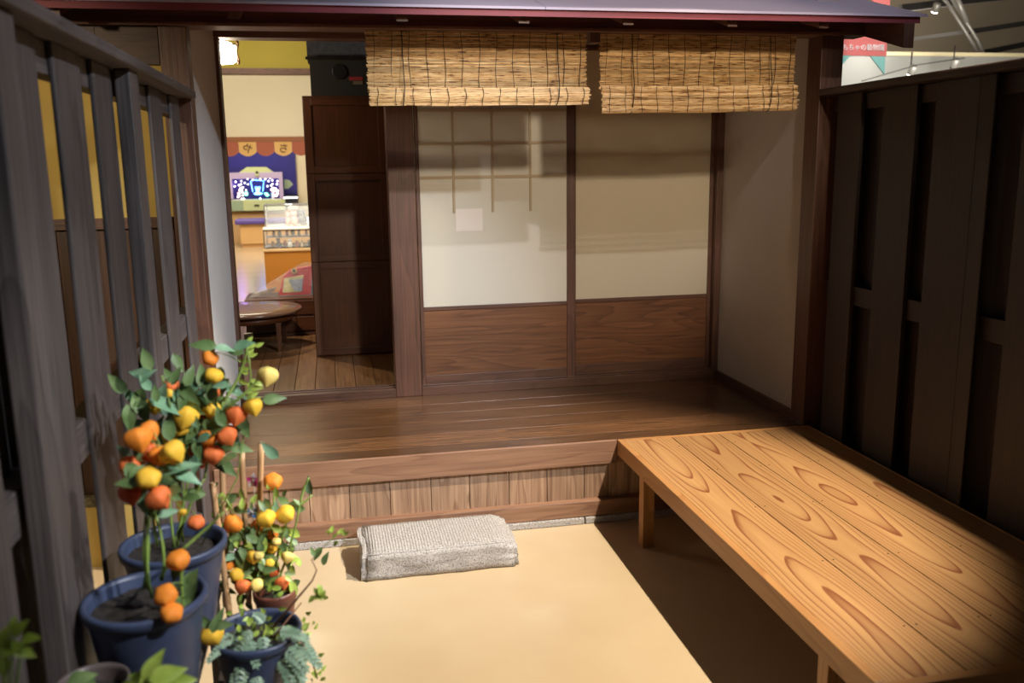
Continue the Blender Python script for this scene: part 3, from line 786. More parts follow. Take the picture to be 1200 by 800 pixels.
link('niche_mark', MB().ball(((a.x+b.x)/2, ty-.045, (a.z+b.z)/2+.01), .03, 8, sq=(1, .3, 1)), IRON, k_)
link('side_wing', MB().prism([tuple(at(q[0], q[1], ty+.3)) for q in ((333, 210), (339, 211), (343.5, 216), (338, 221), (333, 221))], (0, .05, 0)), GRD, t)
WHL = plain('white_bulb', (1, .96, .9, 1), .5, emit=3.5); BLU = plain('blue_neon', (.12, .35, 1, 1), .5, emit=5); GRN = plain('green_bulb', (.2, 1, .45, 1), .5, emit=3); PNK = plain('pink_bulb', (1, .6, .5, 1), .5, emit=3.5)
dots = [(215,305),(305,293),(400,262),(480,276),(603,265),(680,265),(755,250),(787,284),(730,295),(868,293),(358,322),(268,360),(200,378),(408,345),(712,375),(860,345),(300,345),(790,340),(840,410),(330,395),(320,475),(250,545),(325,520),(380,437),(310,570),(345,570),(600,565),(770,365)]
for q in dots:
    c = at(260+q[0]*.075, 190+q[1]*.075, ty+.25); link('white_bulb', MB().ball(c, .016, 6), WHL, t)
for q in [(265,490),(285,440),(270,520),(300,410),(310,450),(870,450),(865,490),(800,410),(820,440),(780,430),(850,520)]:
    c = at(260+q[0]*.075, 190+q[1]*.075, ty+.28); link('pink_bulb', MB().ball(c, .028, 6), PNK, t)
for q in [(380,480),(690,490),(710,515),(380,505)]:
    c = at(260+q[0]*.075, 190+q[1]*.075, ty+.25); link('green_bulb', MB().ball(c, .028, 6, sq=(1.5, 1, .8)), GRN, t)
P2 = lambda q, y=ty+.3: tuple(at(260+q[0]*.075, 190+q[1]*.075, y))
link('neon_gate', MB().tube([P2((485, 460)), P2((450, 300)), P2((490, 275)), P2((655, 290)), P2((640, 455))], .010, 6), BLU, t)
for k in range(6):
    link('fountain_jet', MB().tube([P2((560+(k-2.5)*4, 500)), P2((560+(k-2.5)*10, 430)), P2((560+(k-2.5)*17, 385-8*(k % 2)))], [.014, .010, .006], 6), BLU, t)
link('fountain_basin', MB().ball(P2((565, 490)), .075, 10, sq=(1.3, 1, .4)), BLU, t)
link('figure', MB().ball(P2((800, 520)), .055, 8, sq=(.8, .8, 2)).ball(P2((800, 440)), .035, 8), plain('white_ceramic', srgb(220, 214, 230), .4), t)
lamp('POINT', 'stage_glow', P2((200, 330), ty+.2), (0, 0, 0), 3.5, (.45, .25, 1), .05)
lamp('POINT', 'stage_glow_two', P2((870, 330), ty+.2), (0, 0, 0), 3.5, (.45, .25, 1), .05)
# cushioned bench
a, b = at(275, 263, 20.6), at(330, 263, 20.6); ztc, zbc = at(300, 257, 20.6).z, at(300, 263, 20.6).z
t = thing('cushioned_bench', ((a.x+b.x)/2, 20.9, 0), 'pale wooden bench with a purple cushion in front of the theatre display', 'bench')
link('cushion', B((a.x, 20.6, zbc), (b.x+.6, 21.2, ztc)), plain('purple_vinyl', srgb(96, 80, 160), .4), t, bevel=.03)
link('base', B((a.x+.1, 20.66, .08), (b.x+.6, 21.15, zbc-.001)), plain('light_maple', srgb(220, 178, 118), .5), t, bevel=.005)
link('plinth', B((a.x+.12, 20.68, 0), (b.x+.6, 21.13, .08)), plain('maple_plinth', srgb(196, 150, 92), .5), t)
# wall shelf with light strips to the right of the display
t = thing('lit_wall_shelf', (at(341, 240, 21.9).x, 22.2, 0), 'dark wall unit with bright strip lights right of the theatre display', 'shelf')
X = lambda px: at(px, 240, 21.9).x
Z = lambda py: at(341, py, 21.9).z
link('cabinet', B((X(334), 21.95, 0), (X(349), 22.4, Z(247))), plain('slate_paint', srgb(70, 76, 96), .5), t)
link('back_panel', B((X(334), 22.3, Z(247)), (X(349), 22.4, Z(229))), plain('black_panel', srgb(24, 22, 34), .6), t)
link('white_drawer', B((X(337), 21.95, Z(246)), (X(349), 22.29, Z(240))), plain('white_paint', srgb(232, 226, 212), .5), t, bevel=.005)
for py in (231.5, 239): link('strip_light', B((X(331 if py < 235 else 334), 21.92, Z(py+.8)), (X(349 if py < 235 else 342), 21.949, Z(py-.8))), WHL, t)
# glass showcases with toys
GL, N, L, P = new_mat('clear_glass'); P.inputs['Base Color'].default_value = (.92, .97, .96, 1); P.inputs['Roughness'].default_value = .02
P.inputs['Alpha'].default_value = .13; P.inputs['Specular IOR Level'].default_value = .9
gy = 12.2
gx0, gx1 = at(309, 290, gy).x, at(372, 290, gy).x+.35
ztb, zm1, ztp2 = at(330, 292, gy).z, at(330, 268, gy).z, at(330, 241, gy).z
t = thing('toy_showcase', ((gx0+gx1)/2, gy+.35, 0), 'orange wooden counter carrying two stacked glass showcases full of small toys', 'showcase')
OR_ = plain('orange_laminate', srgb(214, 142, 58), .45)
link('counter', B((gx0, gy, 0), (gx1, gy+.7, ztb-.03)), OR_, t, bevel=.004)
link('counter_top', B((gx0-.01, gy-.01, ztb-.029), (gx1, gy+.71, ztb)), plain('pale_maple_top', srgb(236, 196, 140), .4), t, bevel=.004)
WP = plain('white_shelf_paint', srgb(240, 234, 222), .4)
link('middle_shelf', B((gx0, gy, zm1-.012), (gx1, gy+.66, zm1+.012)), WP, t, bevel=.003)
link('bottom_tray', B((gx0+.01, gy+.01, ztb+.001), (gx1, gy+.64, ztb+.015)), WP, t)
link('half_shelf', B((gx0+.01, gy+.3, (ztb+zm1)/2-.004), (gx1, gy+.64, (ztb+zm1)/2+.004)), WP, t)
def glassbox(x0, x1, y0, y1, z0, z1):
    fr = MB(); e = .006
    for xx in (x0, x1):
        for yy in (y0, y1): fr.box((xx-e, yy-e, z0), (xx+e, yy+e, z1), 'z')
    for zz in (z0, z1):
        for yy in (y0, y1): fr.box((x0, yy-e, zz-e), (x1, yy+e, zz+e))
        for xx in (x0, x1): fr.box((xx-e, y0, zz-e), (xx+e, y1, zz+e), 'y')
    link('chrome_frame', fr, plain('chrome', srgb(210, 210, 205), .2, .9), t)
    link('glass_pane', B((x0, y0-.002, z0), (x1, y0+.002, z1)), GL, t); link('glass_pane', B((x0-.002, y0, z0), (x0+.002, y1, z1)), GL, t)
    link('glass_pane', B((x0, y0, z1-.002), (x1, y1, z1+.002)), GL, t)
glassbox(gx0+.01, gx1-.01, gy+.01, gy+.62, ztb+.022, zm1-.02)
glassbox(gx0+.03, gx1-.01, gy+.15, gy+.62, zm1+.02, ztp2)
lamp('AREA', 'showcase_light', (gx0+.4, gy-.25, ztp2+.5), (gx0+.4, gy+.35, ztb), 14, (1, .93, .82), .5)
tm = [plain('toy_'+n_, srgb(*c_), .45) for n_, c_ in (('pink', (236, 150, 140)), ('cream', (246, 226, 190)), ('ochre', (206, 146, 70)), ('white', (240, 238, 232)), ('slate', (90, 90, 96)))]
def toy(mat, p, h, tier):
    lb = f"tiny {mat.name.split('_')[1].split('.')[0]} toy figure on the {tier} of the glass showcase"
    tt = thing('toy_figure', p, lb, 'toy', lb.replace('tiny ', '').replace('toy figure', 'toy figures'))
    link('body', MB().ball((p[0], p[1], p[2]+h*.36), h*.36, 8, sq=(.75, .75, 1)), mat, tt)
    link('head', MB().ball((p[0], p[1], p[2]+h*.8), h*.22, 8).ball((p[0]-h*.14, p[1], p[2]+h*.98), h*.08, 6).ball((p[0]+h*.14, p[1], p[2]+h*.98), h*.08, 6), mat, tt)
for lvl, (z, n_, ylo_, yhi_) in enumerate(((ztb+.016, 11, .06, .25), ((ztb+zm1)/2+.005, 10, .34, .58), (zm1+.013, 9, .22, .55))):
    for k in range(n_):
        xx = gx0+.07+(k+.5)*(.92-.07)/n_+random.uniform(-.01, .01)
        if lvl == 2 and k < 2: continue
        h = random.uniform(.07, .12) if lvl < 2 else random.uniform(.10, .20)
        toy(random.choice(tm), (xx, gy+random.uniform(ylo_, yhi_), z), h, ('bottom tray', 'half shelf', 'upper case')[lvl])

# ------------------------------------------------------------------ hall at the upper right, above the dark fence
struct('wall_right_hall', B((2.8, 14, 0), (22, 14.1, at(1100, 66, 14).z)), plain('grey_white_wall', srgb(140, 140, 134), .6, var=.08, vscale=.6))
zt = at(1100, 66, 14).z
struct('trim_19', B((2.8, 13.95, zt), (22, 14.12, zt+.06)), plain('cream_trim', srgb(214, 200, 160), .6))
struct('ceiling_hall', MB().prism([(2.0, 10, 8.5), (22, 10, 8.5), (22, 24, 5.4), (2.0, 24, 5.4)], (0, 0, .1)), plain('taupe_ceiling', srgb(104, 94, 78), .9, var=.15, vscale=.7))
struct('wall_far_hall', B((2.8, 22, 3), (26, 22.1, 9)), plain('taupe_wall', srgb(112, 102, 86), .9, var=.12, vscale=.5))
STL = plain('painted_steel', srgb(150, 146, 140), .4, .3); DKS = plain('dark_steel', srgb(44, 40, 38), .5, .3)
def beam(pts, r, mat, label, name='steel_beam'):
    o = link(name, MB().tube(pts, r, 4, smooth=False), mat); tag(o, label, 'beam'); return o
yb2 = 15
A = lambda x, y, d=yb2: tuple(at(x, y, d))
beam([A(1040, 50), A(1065, 46.5), A(1135, 37)], .045, STL, 'pale steel beam crossing just right of the roof corner')
beam([A(1137, 37), A(1210, 26)], .06, DKS, 'dark steel beam continuing from the pale beam to the right edge')
beam([A(1055, 10, 15.5), A(1120, 2, 15.5), A(1210, -8, 15.5)], .09, DKS, 'thick dark ceiling beam at the top edge right of the roof')
beam([A(1150, 62, 15.5), A(1210, 50, 15.5)], .07, DKS, 'dark beam low at the right edge above the fence')
beam([A(1010, 95, 13.3), A(1075, 76, 13.3), A(1130, 68, 13.3)], .012, DKS, 'thin dark rail against the bright wall above the fence')
t = thing('roof_truss', A(1135, 30, 14.6), 'slanting pair of pale truss tubes running down towards the fence', 'truss')
ORI[t.name] = Vector(A(1135, 30, 14.6))
for dx in (0, 8, 16): link('truss_tube', MB().tube([A(1103+dx, -8, 14.6), A(1137+dx, 46 if dx < 16 else 25, 14.6), A(1155+dx*.5, 78, 14.6)] if dx < 16 else [A(1119, -8, 14.5), A(1133, 26, 14.5)], .045 if dx == 16 else .03, 8), STL, t)
for k in range(6): link('truss_web', MB().tube([A(1105+k*8, 0+k*11.5, 14.6), A(1114+k*7.2, 8+k*11, 14.6)], .014, 6), STL, t)
# spotlights
def spot(px, py, y, label, on=True, grp=None):
    p = Vector(at(px, py, y)); t = thing('track_spotlight', p, label, 'spotlight')
    m = Matrix.Rotation(.5, 4, 'X')
    link('housing', MB().lathe([(.03, .0), (.06, .02), (.065, .14), (.05, .16)], p, 14, M=m), STL, t)
    link('lens', MB().lathe([(.001, -.006), (.055, -.004), (.055, 0)], p, 14, M=m), WHL if on else DKS, t)
    link('bracket', MB().tube([p+Vector((0, 0, .1)), p+Vector((.0, 0, .35))], .012, 6), DKS, t)
spot(1095, 14.5, 15.0, 'lit ceiling spotlight near the top edge between roof and truss')
spot(1067, 88, 13.4, 'small lit spotlight against the bright wall just above the fence')
spot(1117, 80, 13.4, 'unlit spotlight above the fence below the truss', False)
# hanging sign
sy_ = 9.0
t = thing('hanging_sign', at(1010, 60, sy_), 'pink hanging sign with white lettering beside the right house post', 'sign')
ORI[t.name] = Vector(at(1010, 60, sy_))
PK = plain('salmon_sign', srgb(232, 128, 124), .6, emit=.0)
p = lambda x, y, d=sy_: tuple(at(x, y, d))
link('board', MB().prism([p(955, 64), p(1038.8, 65.8), p(1040, 47), p(1028, 40.5), p(955, 38)], (0, .02, 0)), PK, t)
link('upper_board', MB().prism([p(1023, 12), p(1043, 14), p(1043, -30), p(1023, -30)], (0, .02, 0)), PK, t)
TEAL = plain('mint_pennant', srgb(150, 214, 206), .6)
link('pennant', MB().prism([p(1020, 65.8), p(1037.5, 66.5), p(1036.5, 87)], (0, .015, 0)), TEAL, t)
link('pennant', MB().prism([p(978, 64.8), p(997, 65.2), p(983, 80)], (0, .015, 0)), TEAL, t)
c = at(1008, 56, sy_)
text_mesh('lettering', 'おもちゃの動物園', .070, plain('white_ink', (1, 1, 1, 1), .6), (c.x, sy_-.006, c.z), (PI/2, 0, math.radians(0)), t)

# ------------------------------------------------------------------ potted plants on a stepped stand
t = thing('plant_stand', (-.37, 1.9, 0), 'dark stepped wooden stand hidden under the flower pots by the left fence', 'stand')
link('upper_tier', B((-.54, 1.15, .604), (-.345, 2.42, .634), 'y'), W['fence'], t, bevel=.003)
link('lower_tier', B((-.335, 1.45, .464), (-.15, 2.42, .494), 'y'), W['fence'], t, bevel=.003)
link('lower_tier', B((-.343, 1.25, .604), (-.28, 1.60, .634), 'y'), W['fence'], t, bevel=.003)
for x, z in ((-.53, .604), (-.38, .604), (-.20, .464)):
    for y in (1.5, 2.36): link('leg', B((x, y, 0), (x+.03, y+.03, z-.001), 'z'), W['fence'], t, bevel=.002)

def pot(parent, c, r, zr, h, mat, taper=.68, n=40):
    zb = zr-h
    prof = [(r*taper*.96, zb), (r*taper, zb+.006), (r*.93, zr-.030), (r*.935, zr-.026), (r*1.0, zr-.022), (r*1.02, zr-.006), (r*1.0, zr), (r*.93, zr), (r*.90, zr-.01), (r*.88, zr-.035), (r*.80, zr-.06)]
    o = link('pot', MB().lathe(prof, (c[0], c[1], 0), n), mat, parent)
    mb = MB(); q = 20; zs = zr-.032
    for i in range(q+1):
        for k in range(28):
            rr = r*.885*i/q; a = 2*PI*k/28
            x_, y_ = c[0]+rr*math.cos(a), c[1]+rr*math.sin(a)
            mb.v.append((x_, y_, zs+.006*noise.noise(Vector((x_*50, y_*50, 0)))+.004*noise.noise(Vector((x_*120, y_*120, 3)))))
    for i in range(q):
        for k in range(28):
            k2 = (k+1) % 28
            mb.face([i*28+k, i*28+k2, (i+1)*28+k2, (i+1)*28+k], [(0, 0)]*4, .5, True)
    link('soil', mb, SOIL, parent)
    return o
FMESH = {}
def fruit_mesh(c):
    if c not in FMESH:
        mb = MB()
        prof = [(.0008, -1.15), (.16, -1.0), (.45, -.75), (.80, -.40), (.98, .0), (.98, .35), (.80, .68), (.45, .86), (.12, .90), (.06, .90)]
        mb.lathe(prof, (0, 0, 0), 30, mod=lambda t, z: 1+.05*math.cos(5*t)+.02*math.cos(10*t))
        o = link('husk_fruit', mb, FR[c], origin=(0, 0, 0)); FMESH[c] = o.data; bpy.data.objects.remove(o)
    return FMESH[c]
def fruit(parent, px, py, y, rpx, c, tilt=None):
    p = at(px, py, y); r = rpx*y/FPX*1.12
    o = bpy.data.objects.new('husk_fruit', fruit_mesh(c)); COL.objects.link(o); o.parent = parent
    o.location = Vector(p)-ORI[parent.name]; o.scale = (r, r, r*.95)
    o.rotation_euler = tilt or (random.uniform(-.7, .7), random.uniform(-.7, .7), random.uniform(0, 6))
    return p
def rv(s=1): return Vector((random.uniform(-s, s), random.uniform(-s, s), random.uniform(-s, s)))
def smooth_path(a, b, bend, n=7):
    a, b, bend = Vector(a), Vector(b), Vector(bend)
    return [a*(1-u)**2+(a+b)/2*2*u*(1-u)+b*u*u+bend*4*u*(1-u) for u in [k/n for k in range(n+1)]]

def lantern_plant(name, potc, r, zr, h, mat, label, fruits, leaves, stems, depth, lsz=(.035, .055), small=None):
    t = thing(name, (potc[0], potc[1], zr-h), label, 'potted plant')
    pot(t, potc, r, zr, h, mat)
    sm = MB(); base = Vector((potc[0], potc[1], zr-.03))
    tips = []
    for (bx, by, tx, ty_, y) in stems:
        p0 = at(bx, by, y); p1 = at(tx, ty_, y); tips.append((p0, p1))
        sm.tube(smooth_path(p0, p1, rv(.012)), [.0035]*5+[.0025]*3, 6)
    for (px, py, rr, c, dy) in fruits:
        y = depth+dy; p = fruit(t, px, py, y, rr, c)
        # stalk up to the nearest stem point
        best = min((q0+(q1-q0)*u for q0, q1 in tips for u in (.3, .5, .7, .85, 1)), key=lambda q: (q-p).length+max(0, p.z-q.z)*.3)
        sm.tube(smooth_path(p+Vector((0, 0, rr*y/FPX*.8)), best, Vector((0, 0, .008))), .0012, 5)
    link('stem', sm, STEM, t)
    groups = {}
    for (px, py, ang, ln, kind) in leaves:
        y = depth+random.uniform(-.05, .07)
        p = at(px, py, y); a = math.radians(ang)
        d = RT*math.cos(a)+UP*math.sin(a)+rv(.35)
        nr = -FW+rv(.6)+Vector((0, 0, .5))
        L_ = ln*y/FPX
        groups.setdefault(kind, MB()).leaf(p-d.normalized()*L_*.5, d, nr, L_, L_*.52, random.uniform(.05, .3))
    for k, mb in groups.items():
        link({'g': 'leaves', 'b': 'pale_leaves', 'l': 'young_leaves'}[k], mb, {'g': LEAF, 'b': LEAFB, 'l': LEAFL}[k], t)
    return t

# pot positions
zA = .845; A0 = at(203, 634, 1); s_ = (CAMH-zA)/(CAMH-A0.z); cA = CAM+(A0-CAM)*s_
zB = .88; B0 = at(170, 697, 1); s_ = (CAMH-zB)/(CAMH-B0.z); cB = CAM+(B0-CAM)*s_
zC = .665; C0 = at(300, 737, 1); s_ = (CAMH-zC)/(CAMH-C0.z); cC = CAM+(C0-CAM)*s_
zD = .62; D0 = at(322, 690, 1); s_ = (CAMH-zD)/(CAMH-D0.z); cD = CAM+(D0-CAM)*s_
rA = 60*cA.y/FPX; rB = 70*cB.y/FPX; rC = 54*cC.y/FPX; rD = 26*cD.y/FPX


fA = [(246,420,8.5,'o',.05),(250,441,9.5,'y',.0),(314,441,11,'p',-.05),(297,477,10,'y',-.03),(250,459,8,'r',.06),(254,468,8,'d',.05),(233,480,10,'r',.04),(249,481,9.5,'y',0),(277,487,11,'r',-.02),(265,489,9,'o',.03),
      (242,496,10,'d',.05),(217,489,13,'y',-.03),(181,475,9.5,'y',.03),(198,462,8,'y',.05),(201,453,8,'r',.06),(244,513,10.5,'o',-.02),(266,511,11,'r',-.03),(250,533,11,'r',-.02),(236,538,10,'d',.04),(237,523,8,'r',.04),(228,529,8,'r',.05),
      (200,509,11,'y',0),(213,502,9,'y',-.02),(226,455,6,'o',.03),(230,613,9,'r',-.02)]
lA = [(172,420,100,30,'g'),(172,434,60,26,'b'),(170,448,120,24,'b'),(160,470,100,30,'g'),(168,482,-60,34,'g'),(222,440,75,26,'g'),(232,448,30,34,'b'),(214,452,120,22,'g'),(222,462,-40,34,'g'),(195,476,-30,44,'b'),(190,462,70,30,'b'),
      (184,500,80,30,'g'),(212,516,10,30,'g'),(224,510,-40,34,'g'),(262,470,20,30,'g'),(272,478,-30,30,'b'),(285,500,-40,34,'g'),(282,525,-20,30,'g'),(272,456,50,24,'b'),(232,470,-60,28,'g'),(206,440,60,24,'g'),(240,460,0,26,'b'),
      (286,404,20,28,'b'),(276,412,200,22,'g'),(264,408,10,24,'b'),(214,470,-90,26,'g'),(198,440,150,22,'g'),(246,500,-60,24,'g'),(256,545,-80,26,'g'),(228,545,-100,26,'b')]
for k in range(85): lA.append((random.gauss(222, 33), random.gauss(492, 30), random.uniform(0, 360), random.uniform(20, 34), random.choice('ggb')))
rear_plant = lantern_plant('chinese_lantern_plant', cA, rA, zA, .21, POTB, 'taller lantern plant crowded with orange and yellow husks in the rear blue pot', fA, lA,
              [(202,640,214,560,cA.y),(214,560,232,470,cA.y),(205,642,200,540,cA.y),(200,540,190,440,cA.y),(208,640,240,560,cA.y),(240,560,262,470,cA.y),(262,470,290,404,cA.y),(215,636,222,560,cA.y),(262,480,312,432,cA.y-.04)], cA.y)

fB = [(162,515,14,'o',-.02),(175,505,11,'o',.03),(203,530,13.5,'y',-.04),(188,535,12,'o',0),(176,531,11,'r',.03),(151,546,10.5,'r',0),(160,545,9,'d',.04),(174,561,12.5,'y',-.05),(154,578,12.5,'d',-.02),(186,584,13.5,'r',-.05),
      (209,657,12.5,'o',-.06),(195,698,12.5,'o',-.1),(201,719,12,'o',-.12),(214,600,4,'y',-.12),(249,744,13,'y',.12)]
HUSK_LEAVES = [(252,730,60,24,'g'),(262,732,10,26,'g'),(240,728,140,24,'g'),(258,722,80,24,'g')]
lB = [(212,548,25,48,'b'),(200,556,190,30,'g'),(150,565,170,34,'g'),(168,590,-80,30,'b'),(178,600,-100,28,'g'),(220,558,-10,34,'b'),(146,530,120,24,'b'),(158,556,-50,36,'g'),(196,600,20,26,'b'),
      (222,690,-90,44,'g'),(218,712,-70,40,'g'),(205,672,-100,26,'g'),(226,676,60,26,'g'),(190,575,20,30,'g'),(205,690,30,20,'g'),(222,735,-95,26,'g')]
lB += HUSK_LEAVES
for k in range(26): lB.append((random.gauss(182, 22), random.gauss(552, 20), random.uniform(0, 360), random.uniform(20, 34), random.choice('ggb')))
lantern_plant('chinese_lantern_plant', cB, rB, zB, .245, POTB, 'lantern plant with bunched husks and bare lower stems in the front blue pot', fB, lB,
              [(168,690,168,590,cB.y),(173,690,172,590,cB.y),(178,700,178,590,cB.y),(168,600,190,530,cB.y),(185,640,182,560,cB.y),(190,680,182,600,cB.y),(188,678,212,645,cB.y),(212,645,262,600,cB.y),(215,650,218,720,cB.y-.05)], cB.y)

# small dense lantern plant in the brown pot
fC = [(320,565,10,'o',0),(312,608,10.5,'y',-.04),(335,603,10.5,'y',-.03),(320,627,6,'o',0),(302,617,8,'o',.03),(297,652,8,'y',-.04),(303,651,6,'p',-.05),(337,653,7,'p',-.03),(318,642,7,'y',0),(316,660,5,'y',-.02),(321,670,7,'r',0),
      (267,662,8.5,'o',-.02),(277,674,8,'y',-.04),(284,687,9,'r',-.05),(301,686,7.5,'p',-.06),(331,683,8,'r',-.03),(273,614,10.5,'o',-.02),(324,635,5,'p',-.03)]
lC = [(260,655,0,26,'b'),(268,640,30,26,'b'),(361,568,95,26,'b'),(323,597,110,22,'b'),(272,652,20,20,'b')]
for k in range(230):
    lC.append((random.gauss(302, 22), random.gauss(652, 26), random.uniform(0, 360), random.uniform(12, 23), random.choice('gggll')))
for k in range(26): lC.append((random.gauss(262, 9), random.gauss(592, 16), random.uniform(0, 360), random.uniform(9, 16), random.choice('gll')))
for k in range(10): lC.append((random.gauss(322, 14), random.gauss(590, 10), random.uniform(60, 120), random.uniform(10, 18), random.choice('gl')))
small_plant = lantern_plant('chinese_lantern_plant', cD, rD, zD, .125, POTBR, 'bushy small-leaved lantern plant in the little brown pot', fC, lC,
              [(318,690,322,570,cD.y),(318,690,300,600,cD.y),(320,690,275,610,cD.y),(318,690,340,600,cD.y),(316,690,262,580,cD.y),(322,690,352,590,cD.y),(352,590,362,560,cD.y),(352,590,366,580,cD.y)], cD.y)

# bamboo canes
CUT = plain('pale_cut_end', srgb(150, 120, 90), .7)
for i, (a, b, lab) in enumerate((((260,528),(264,690),'bamboo cane rising left of the other two tall canes'), ((283,528),(291,690),'bamboo cane in the middle of the three tall canes'), ((306,519),(302,690),'tallest bamboo cane beside the pink pinwheel'), ((249,567),(268,712),'short thick bamboo cane leaning by the rear blue pot'))):
    y = cD.y+(.03 if i < 3 else -.04); p0, p1 = Vector(at(*a, y)), Vector(at(*b, y))
    d = (p1-p0); zfoot = zD-.05; p1 = p0+d*((p0.z-zfoot)/(p0.z-p1.z))
    t = link('bamboo_cane', MB().tube([p0+(p1-p0)*(k/10) for k in range(11)], [.0078+.0008*(k % 3 == 0) for k in range(11)], 10), BAMB, small_plant)
    link('cut_end', MB().tube([p0+Vector((0, 0, .0003)), p0+Vector((0, 0, .003))], .0072, 10), CUT, t)
# pinwheels
def pinwheel(px, py, y, col1, col2, lab, foot):
    c = Vector(at(px, py, y)); t = thing('pinwheel', Vector((c.x, c.y+.01, foot)), lab, 'pinwheel')
    link('wire', MB().tube([(c.x, c.y+.006, foot), c+Vector((0, .006, 0))], .0012, 5), STL, t)
    for k in range(5):
        a = k*2*PI/5+.3
        link('blade', MB().leaf(c, RT*math.cos(a)+UP*math.sin(a), -FW, .022, .016, .1), col1 if k % 2 else col2, t)
    link('hub', MB().ball(c, .004, 6), plain('white_hub', srgb(235, 230, 235), .4), t)
MG = plain('magenta_plastic', srgb(214, 60, 150), .35); WHP = plain('white_plastic', srgb(240, 232, 238), .35); BLP = plain('sky_blue_plastic', srgb(80, 140, 210), .35)
pinwheel(297, 563, cD.y+.05, WHP, MG, 'small pink and white pinwheel between the tall canes', zD-.05)
pinwheel(296, 600, cD.y+.03, WHP, BLP, 'small blue and white pinwheel low among the canes', zD-.05)

# succulent pot
t = thing('potted_dusty_miller', (cC.x, cC.y, zC-.17), 'blue pot of silvery lobed leaves nearest the beige floor', 'potted plant')
pot(t, cC, rC, zC, .17, POTB)
mb = MB(); sm = MB()
def frond(mb, c, d, nr, L_, n=6):
    d = Vector(d).normalized(); nr = Vector(nr); sd = d.cross(nr).normalized()
    for k in range(n):
        u = (k+.5)/n; p = Vector(c)+d*(L_*u)-Vector((0, 0, .3*L_*u*u))
        for sg in (-1, 1): mb.leaf(p, sd*sg+d*.8, nr, L_*.46*(1-.5*u), L_*.20, .1)
    mb.leaf(Vector(c)+d*L_*.85-Vector((0, 0, .25*L_)), d, nr, L_*.35, L_*.16, .2)
for (px, py, ang, L_) in [(283,735,250,.05),(275,745,200,.05),(283,765,270,.055),(290,750,300,.05),(320,765,270,.06),(330,770,300,.06),(335,760,330,.06),(312,775,250,.05),(340,745,10,.045),(345,775,290,.05),(325,750,60,.05),(305,790,240,.05),(265,755,210,.045),(352,752,320,.05),(310,730,120,.04),(355,760,-30,.05),(335,785,-60,.05),(280,785,250,.045),(318,752,260,.06),(300,758,240,.05),(328,742,20,.05),(296,738,230,.045),(344,765,300,.055),(288,775,260,.05),(316,790,270,.05),(350,772,280,.05),(336,752,330,.05),(308,744,280,.05)]:
    a = math.radians(ang); y = cC.y-random.uniform(.02, .09)
    frond(mb, at(px, py, y), RT*math.cos(a)+UP*math.sin(a)-FW*.3, -FW+Vector((0, 0, .8))+rv(.3), L_)
link('lobed_leaves', mb, DUSTY, t)
mb = MB()
for k in range(70):
    px, py = random.gauss(305, 24), random.gauss(738, 20); y = cC.y-random.uniform(-.04, .06)
    d = rv()+Vector((0, 0, .3)); mb.leaf(at(px, py, y), d, -FW+rv(.5), random.uniform(.015, .028), .012, .2)
link('small_leaves', mb, LEAFL, t)
base = Vector((cC.x+.02, cC.y+.02, zC-.03))
for pts in ([base, at(345, 705, cC.y), at(366, 680, cC.y), at(371, 668, cC.y), at(365, 655, cC.y)], [base, at(322, 745, cC.y-.05), at(340, 722, cC.y-.03), at(353, 706, cC.y)], [base, at(352, 750, cC.y-.06), at(366, 775, cC.y-.07), at(372, 795, cC.y-.07)]):
    sm.tube(pts, [.0035, .003, .002, .0016, .0013][:len(pts)], 6)
link('twig', sm, TWIG, t)
mb = MB()
for (px, py, n_, sc, k_) in ((374,695,16,.022,0), (393,627,9,.02,1), (352,750,8,.02,0), (366,770,8,.018,0), (376,792,7,.018,0), (360,735,6,.018,0)):
    for k in range(n_):
        c = at(px+random.gauss(0, 5), py+random.gauss(0, 4), cC.y-.03+random.uniform(-.02, .02)); mb.leaf(c, rv()+Vector((0, 0, .1)), -FW+rv(.6), sc, sc*.6, .2)
link('sprig_leaves', mb, LEAFL, t)
sm2 = MB().tube([at(366, 655, cC.y), at(380, 640, cC.y), at(393, 628, cC.y-.03)], .0011, 5)
link('tendril', sm2, STEM, t)
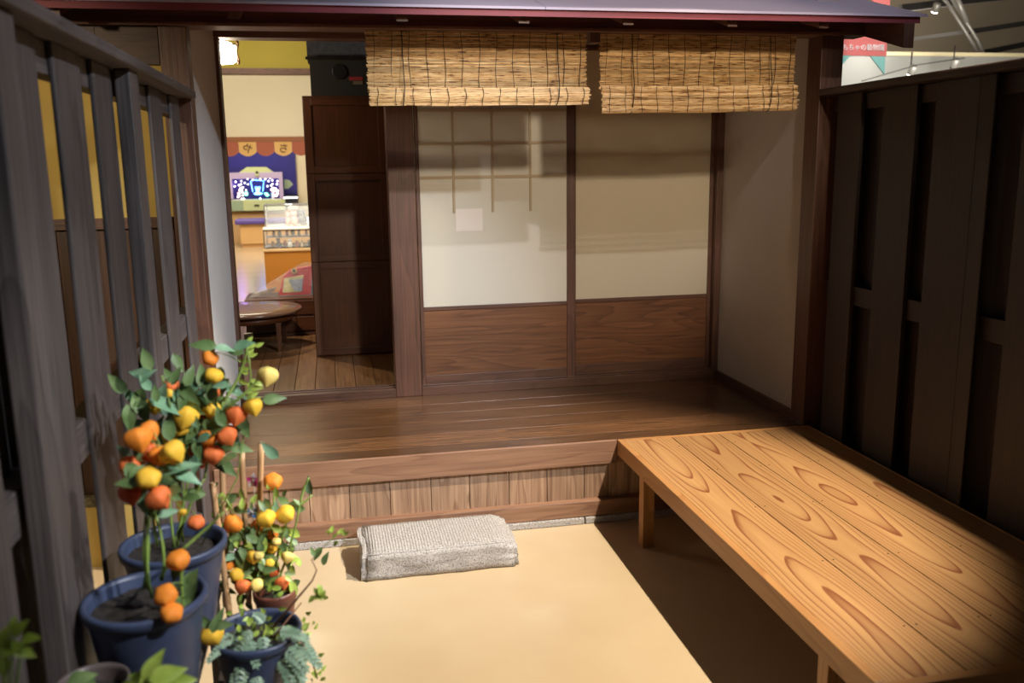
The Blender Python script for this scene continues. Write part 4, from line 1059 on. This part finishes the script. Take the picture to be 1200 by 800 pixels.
# climbing shoot rising by the left wall
t = rear_plant
mb = MB(); sm = MB(); y = cA.y+.04
path = [at(270, 640, y), at(278, 560, y), at(290, 480, y), at(294, 440, y), at(290, 402, y)]
path = [Vector((cA.x+.06, cA.y+.03, zA-.03))]+path[1:]
sm.tube(path, .0018, 6); link('vine_stem', sm, STEM, t)
for k in range(26):
    u = random.random(); px = 289+random.gauss(4, 4); py = 400+u*80; a = random.uniform(-.6, .9) if random.random() < .5 else random.uniform(2.4, 3.8)
    mb.leaf(at(px, py, y), RT*math.cos(a)+UP*(math.sin(a)+.3), -FW+rv(.5), random.uniform(.018, .034), .012, .2)
link('narrow_leaves', mb, LEAFL, t)

# nearest pots, cut by the frame
def cut_pot(px, py, z, rpx, mat, name, label, leafpts, lm, h=.165):
    q = at(px, py, 1); s_ = (CAMH-z)/(CAMH-q.z); c = CAM+(q-CAM)*s_; r = rpx*c.y/FPX
    t = thing(name, (c.x, c.y, z-h), label, 'potted plant'); pot(t, c, r, z, h, mat); mb = MB(); sm = MB()
    for (lx, ly, ang, ln) in leafpts:
        a = math.radians(ang); y = c.y-.03+random.uniform(-.03, .03); p = Vector(at(lx, ly, y)); L_ = ln*y/FPX
        d = RT*math.cos(a)+UP*math.sin(a)+rv(.25); mb.leaf(p-d*L_*.5, d, -FW+Vector((0, 0, .6))+rv(.3), L_, L_*.62, .2)
        sm.tube([(c.x, c.y, z-.03), p-d*L_*.5], .0015, 5)
    link('leaves', mb, lm, t); link('stem', sm, STEM, t)
    return t, c
cut_pot(108, 798, .80, 42, POTG, 'glazed_flower_pot', 'grey-brown glazed pot with one green sprout at the bottom edge', [(92, 796, 20, 36), (100, 800, 160, 30)], LEAF)
cut_pot(185, 850, .80, 40, POTB, 'leafy_potted_plant', 'blurred lime-green leafy plant at the bottom edge right of the glazed pot', [(180, 780, 60, 44), (196, 790, 10, 44), (165, 795, 150, 40), (185, 800, -20, 50), (215, 798, 0, 40), (150, 805, 180, 30)], LEAFL)
cut_pot(8, 850, .95, 34, POTB, 'leafy_potted_plant', 'pale green leafy sprig low at the left edge of the picture', [(6, 742, 80, 30), (22, 736, 30, 26), (34, 748, 0, 24), (10, 760, 200, 34), (26, 762, -30, 30), (4, 778, 260, 30), (16, 728, 70, 16)], LEAFL, h=.315)
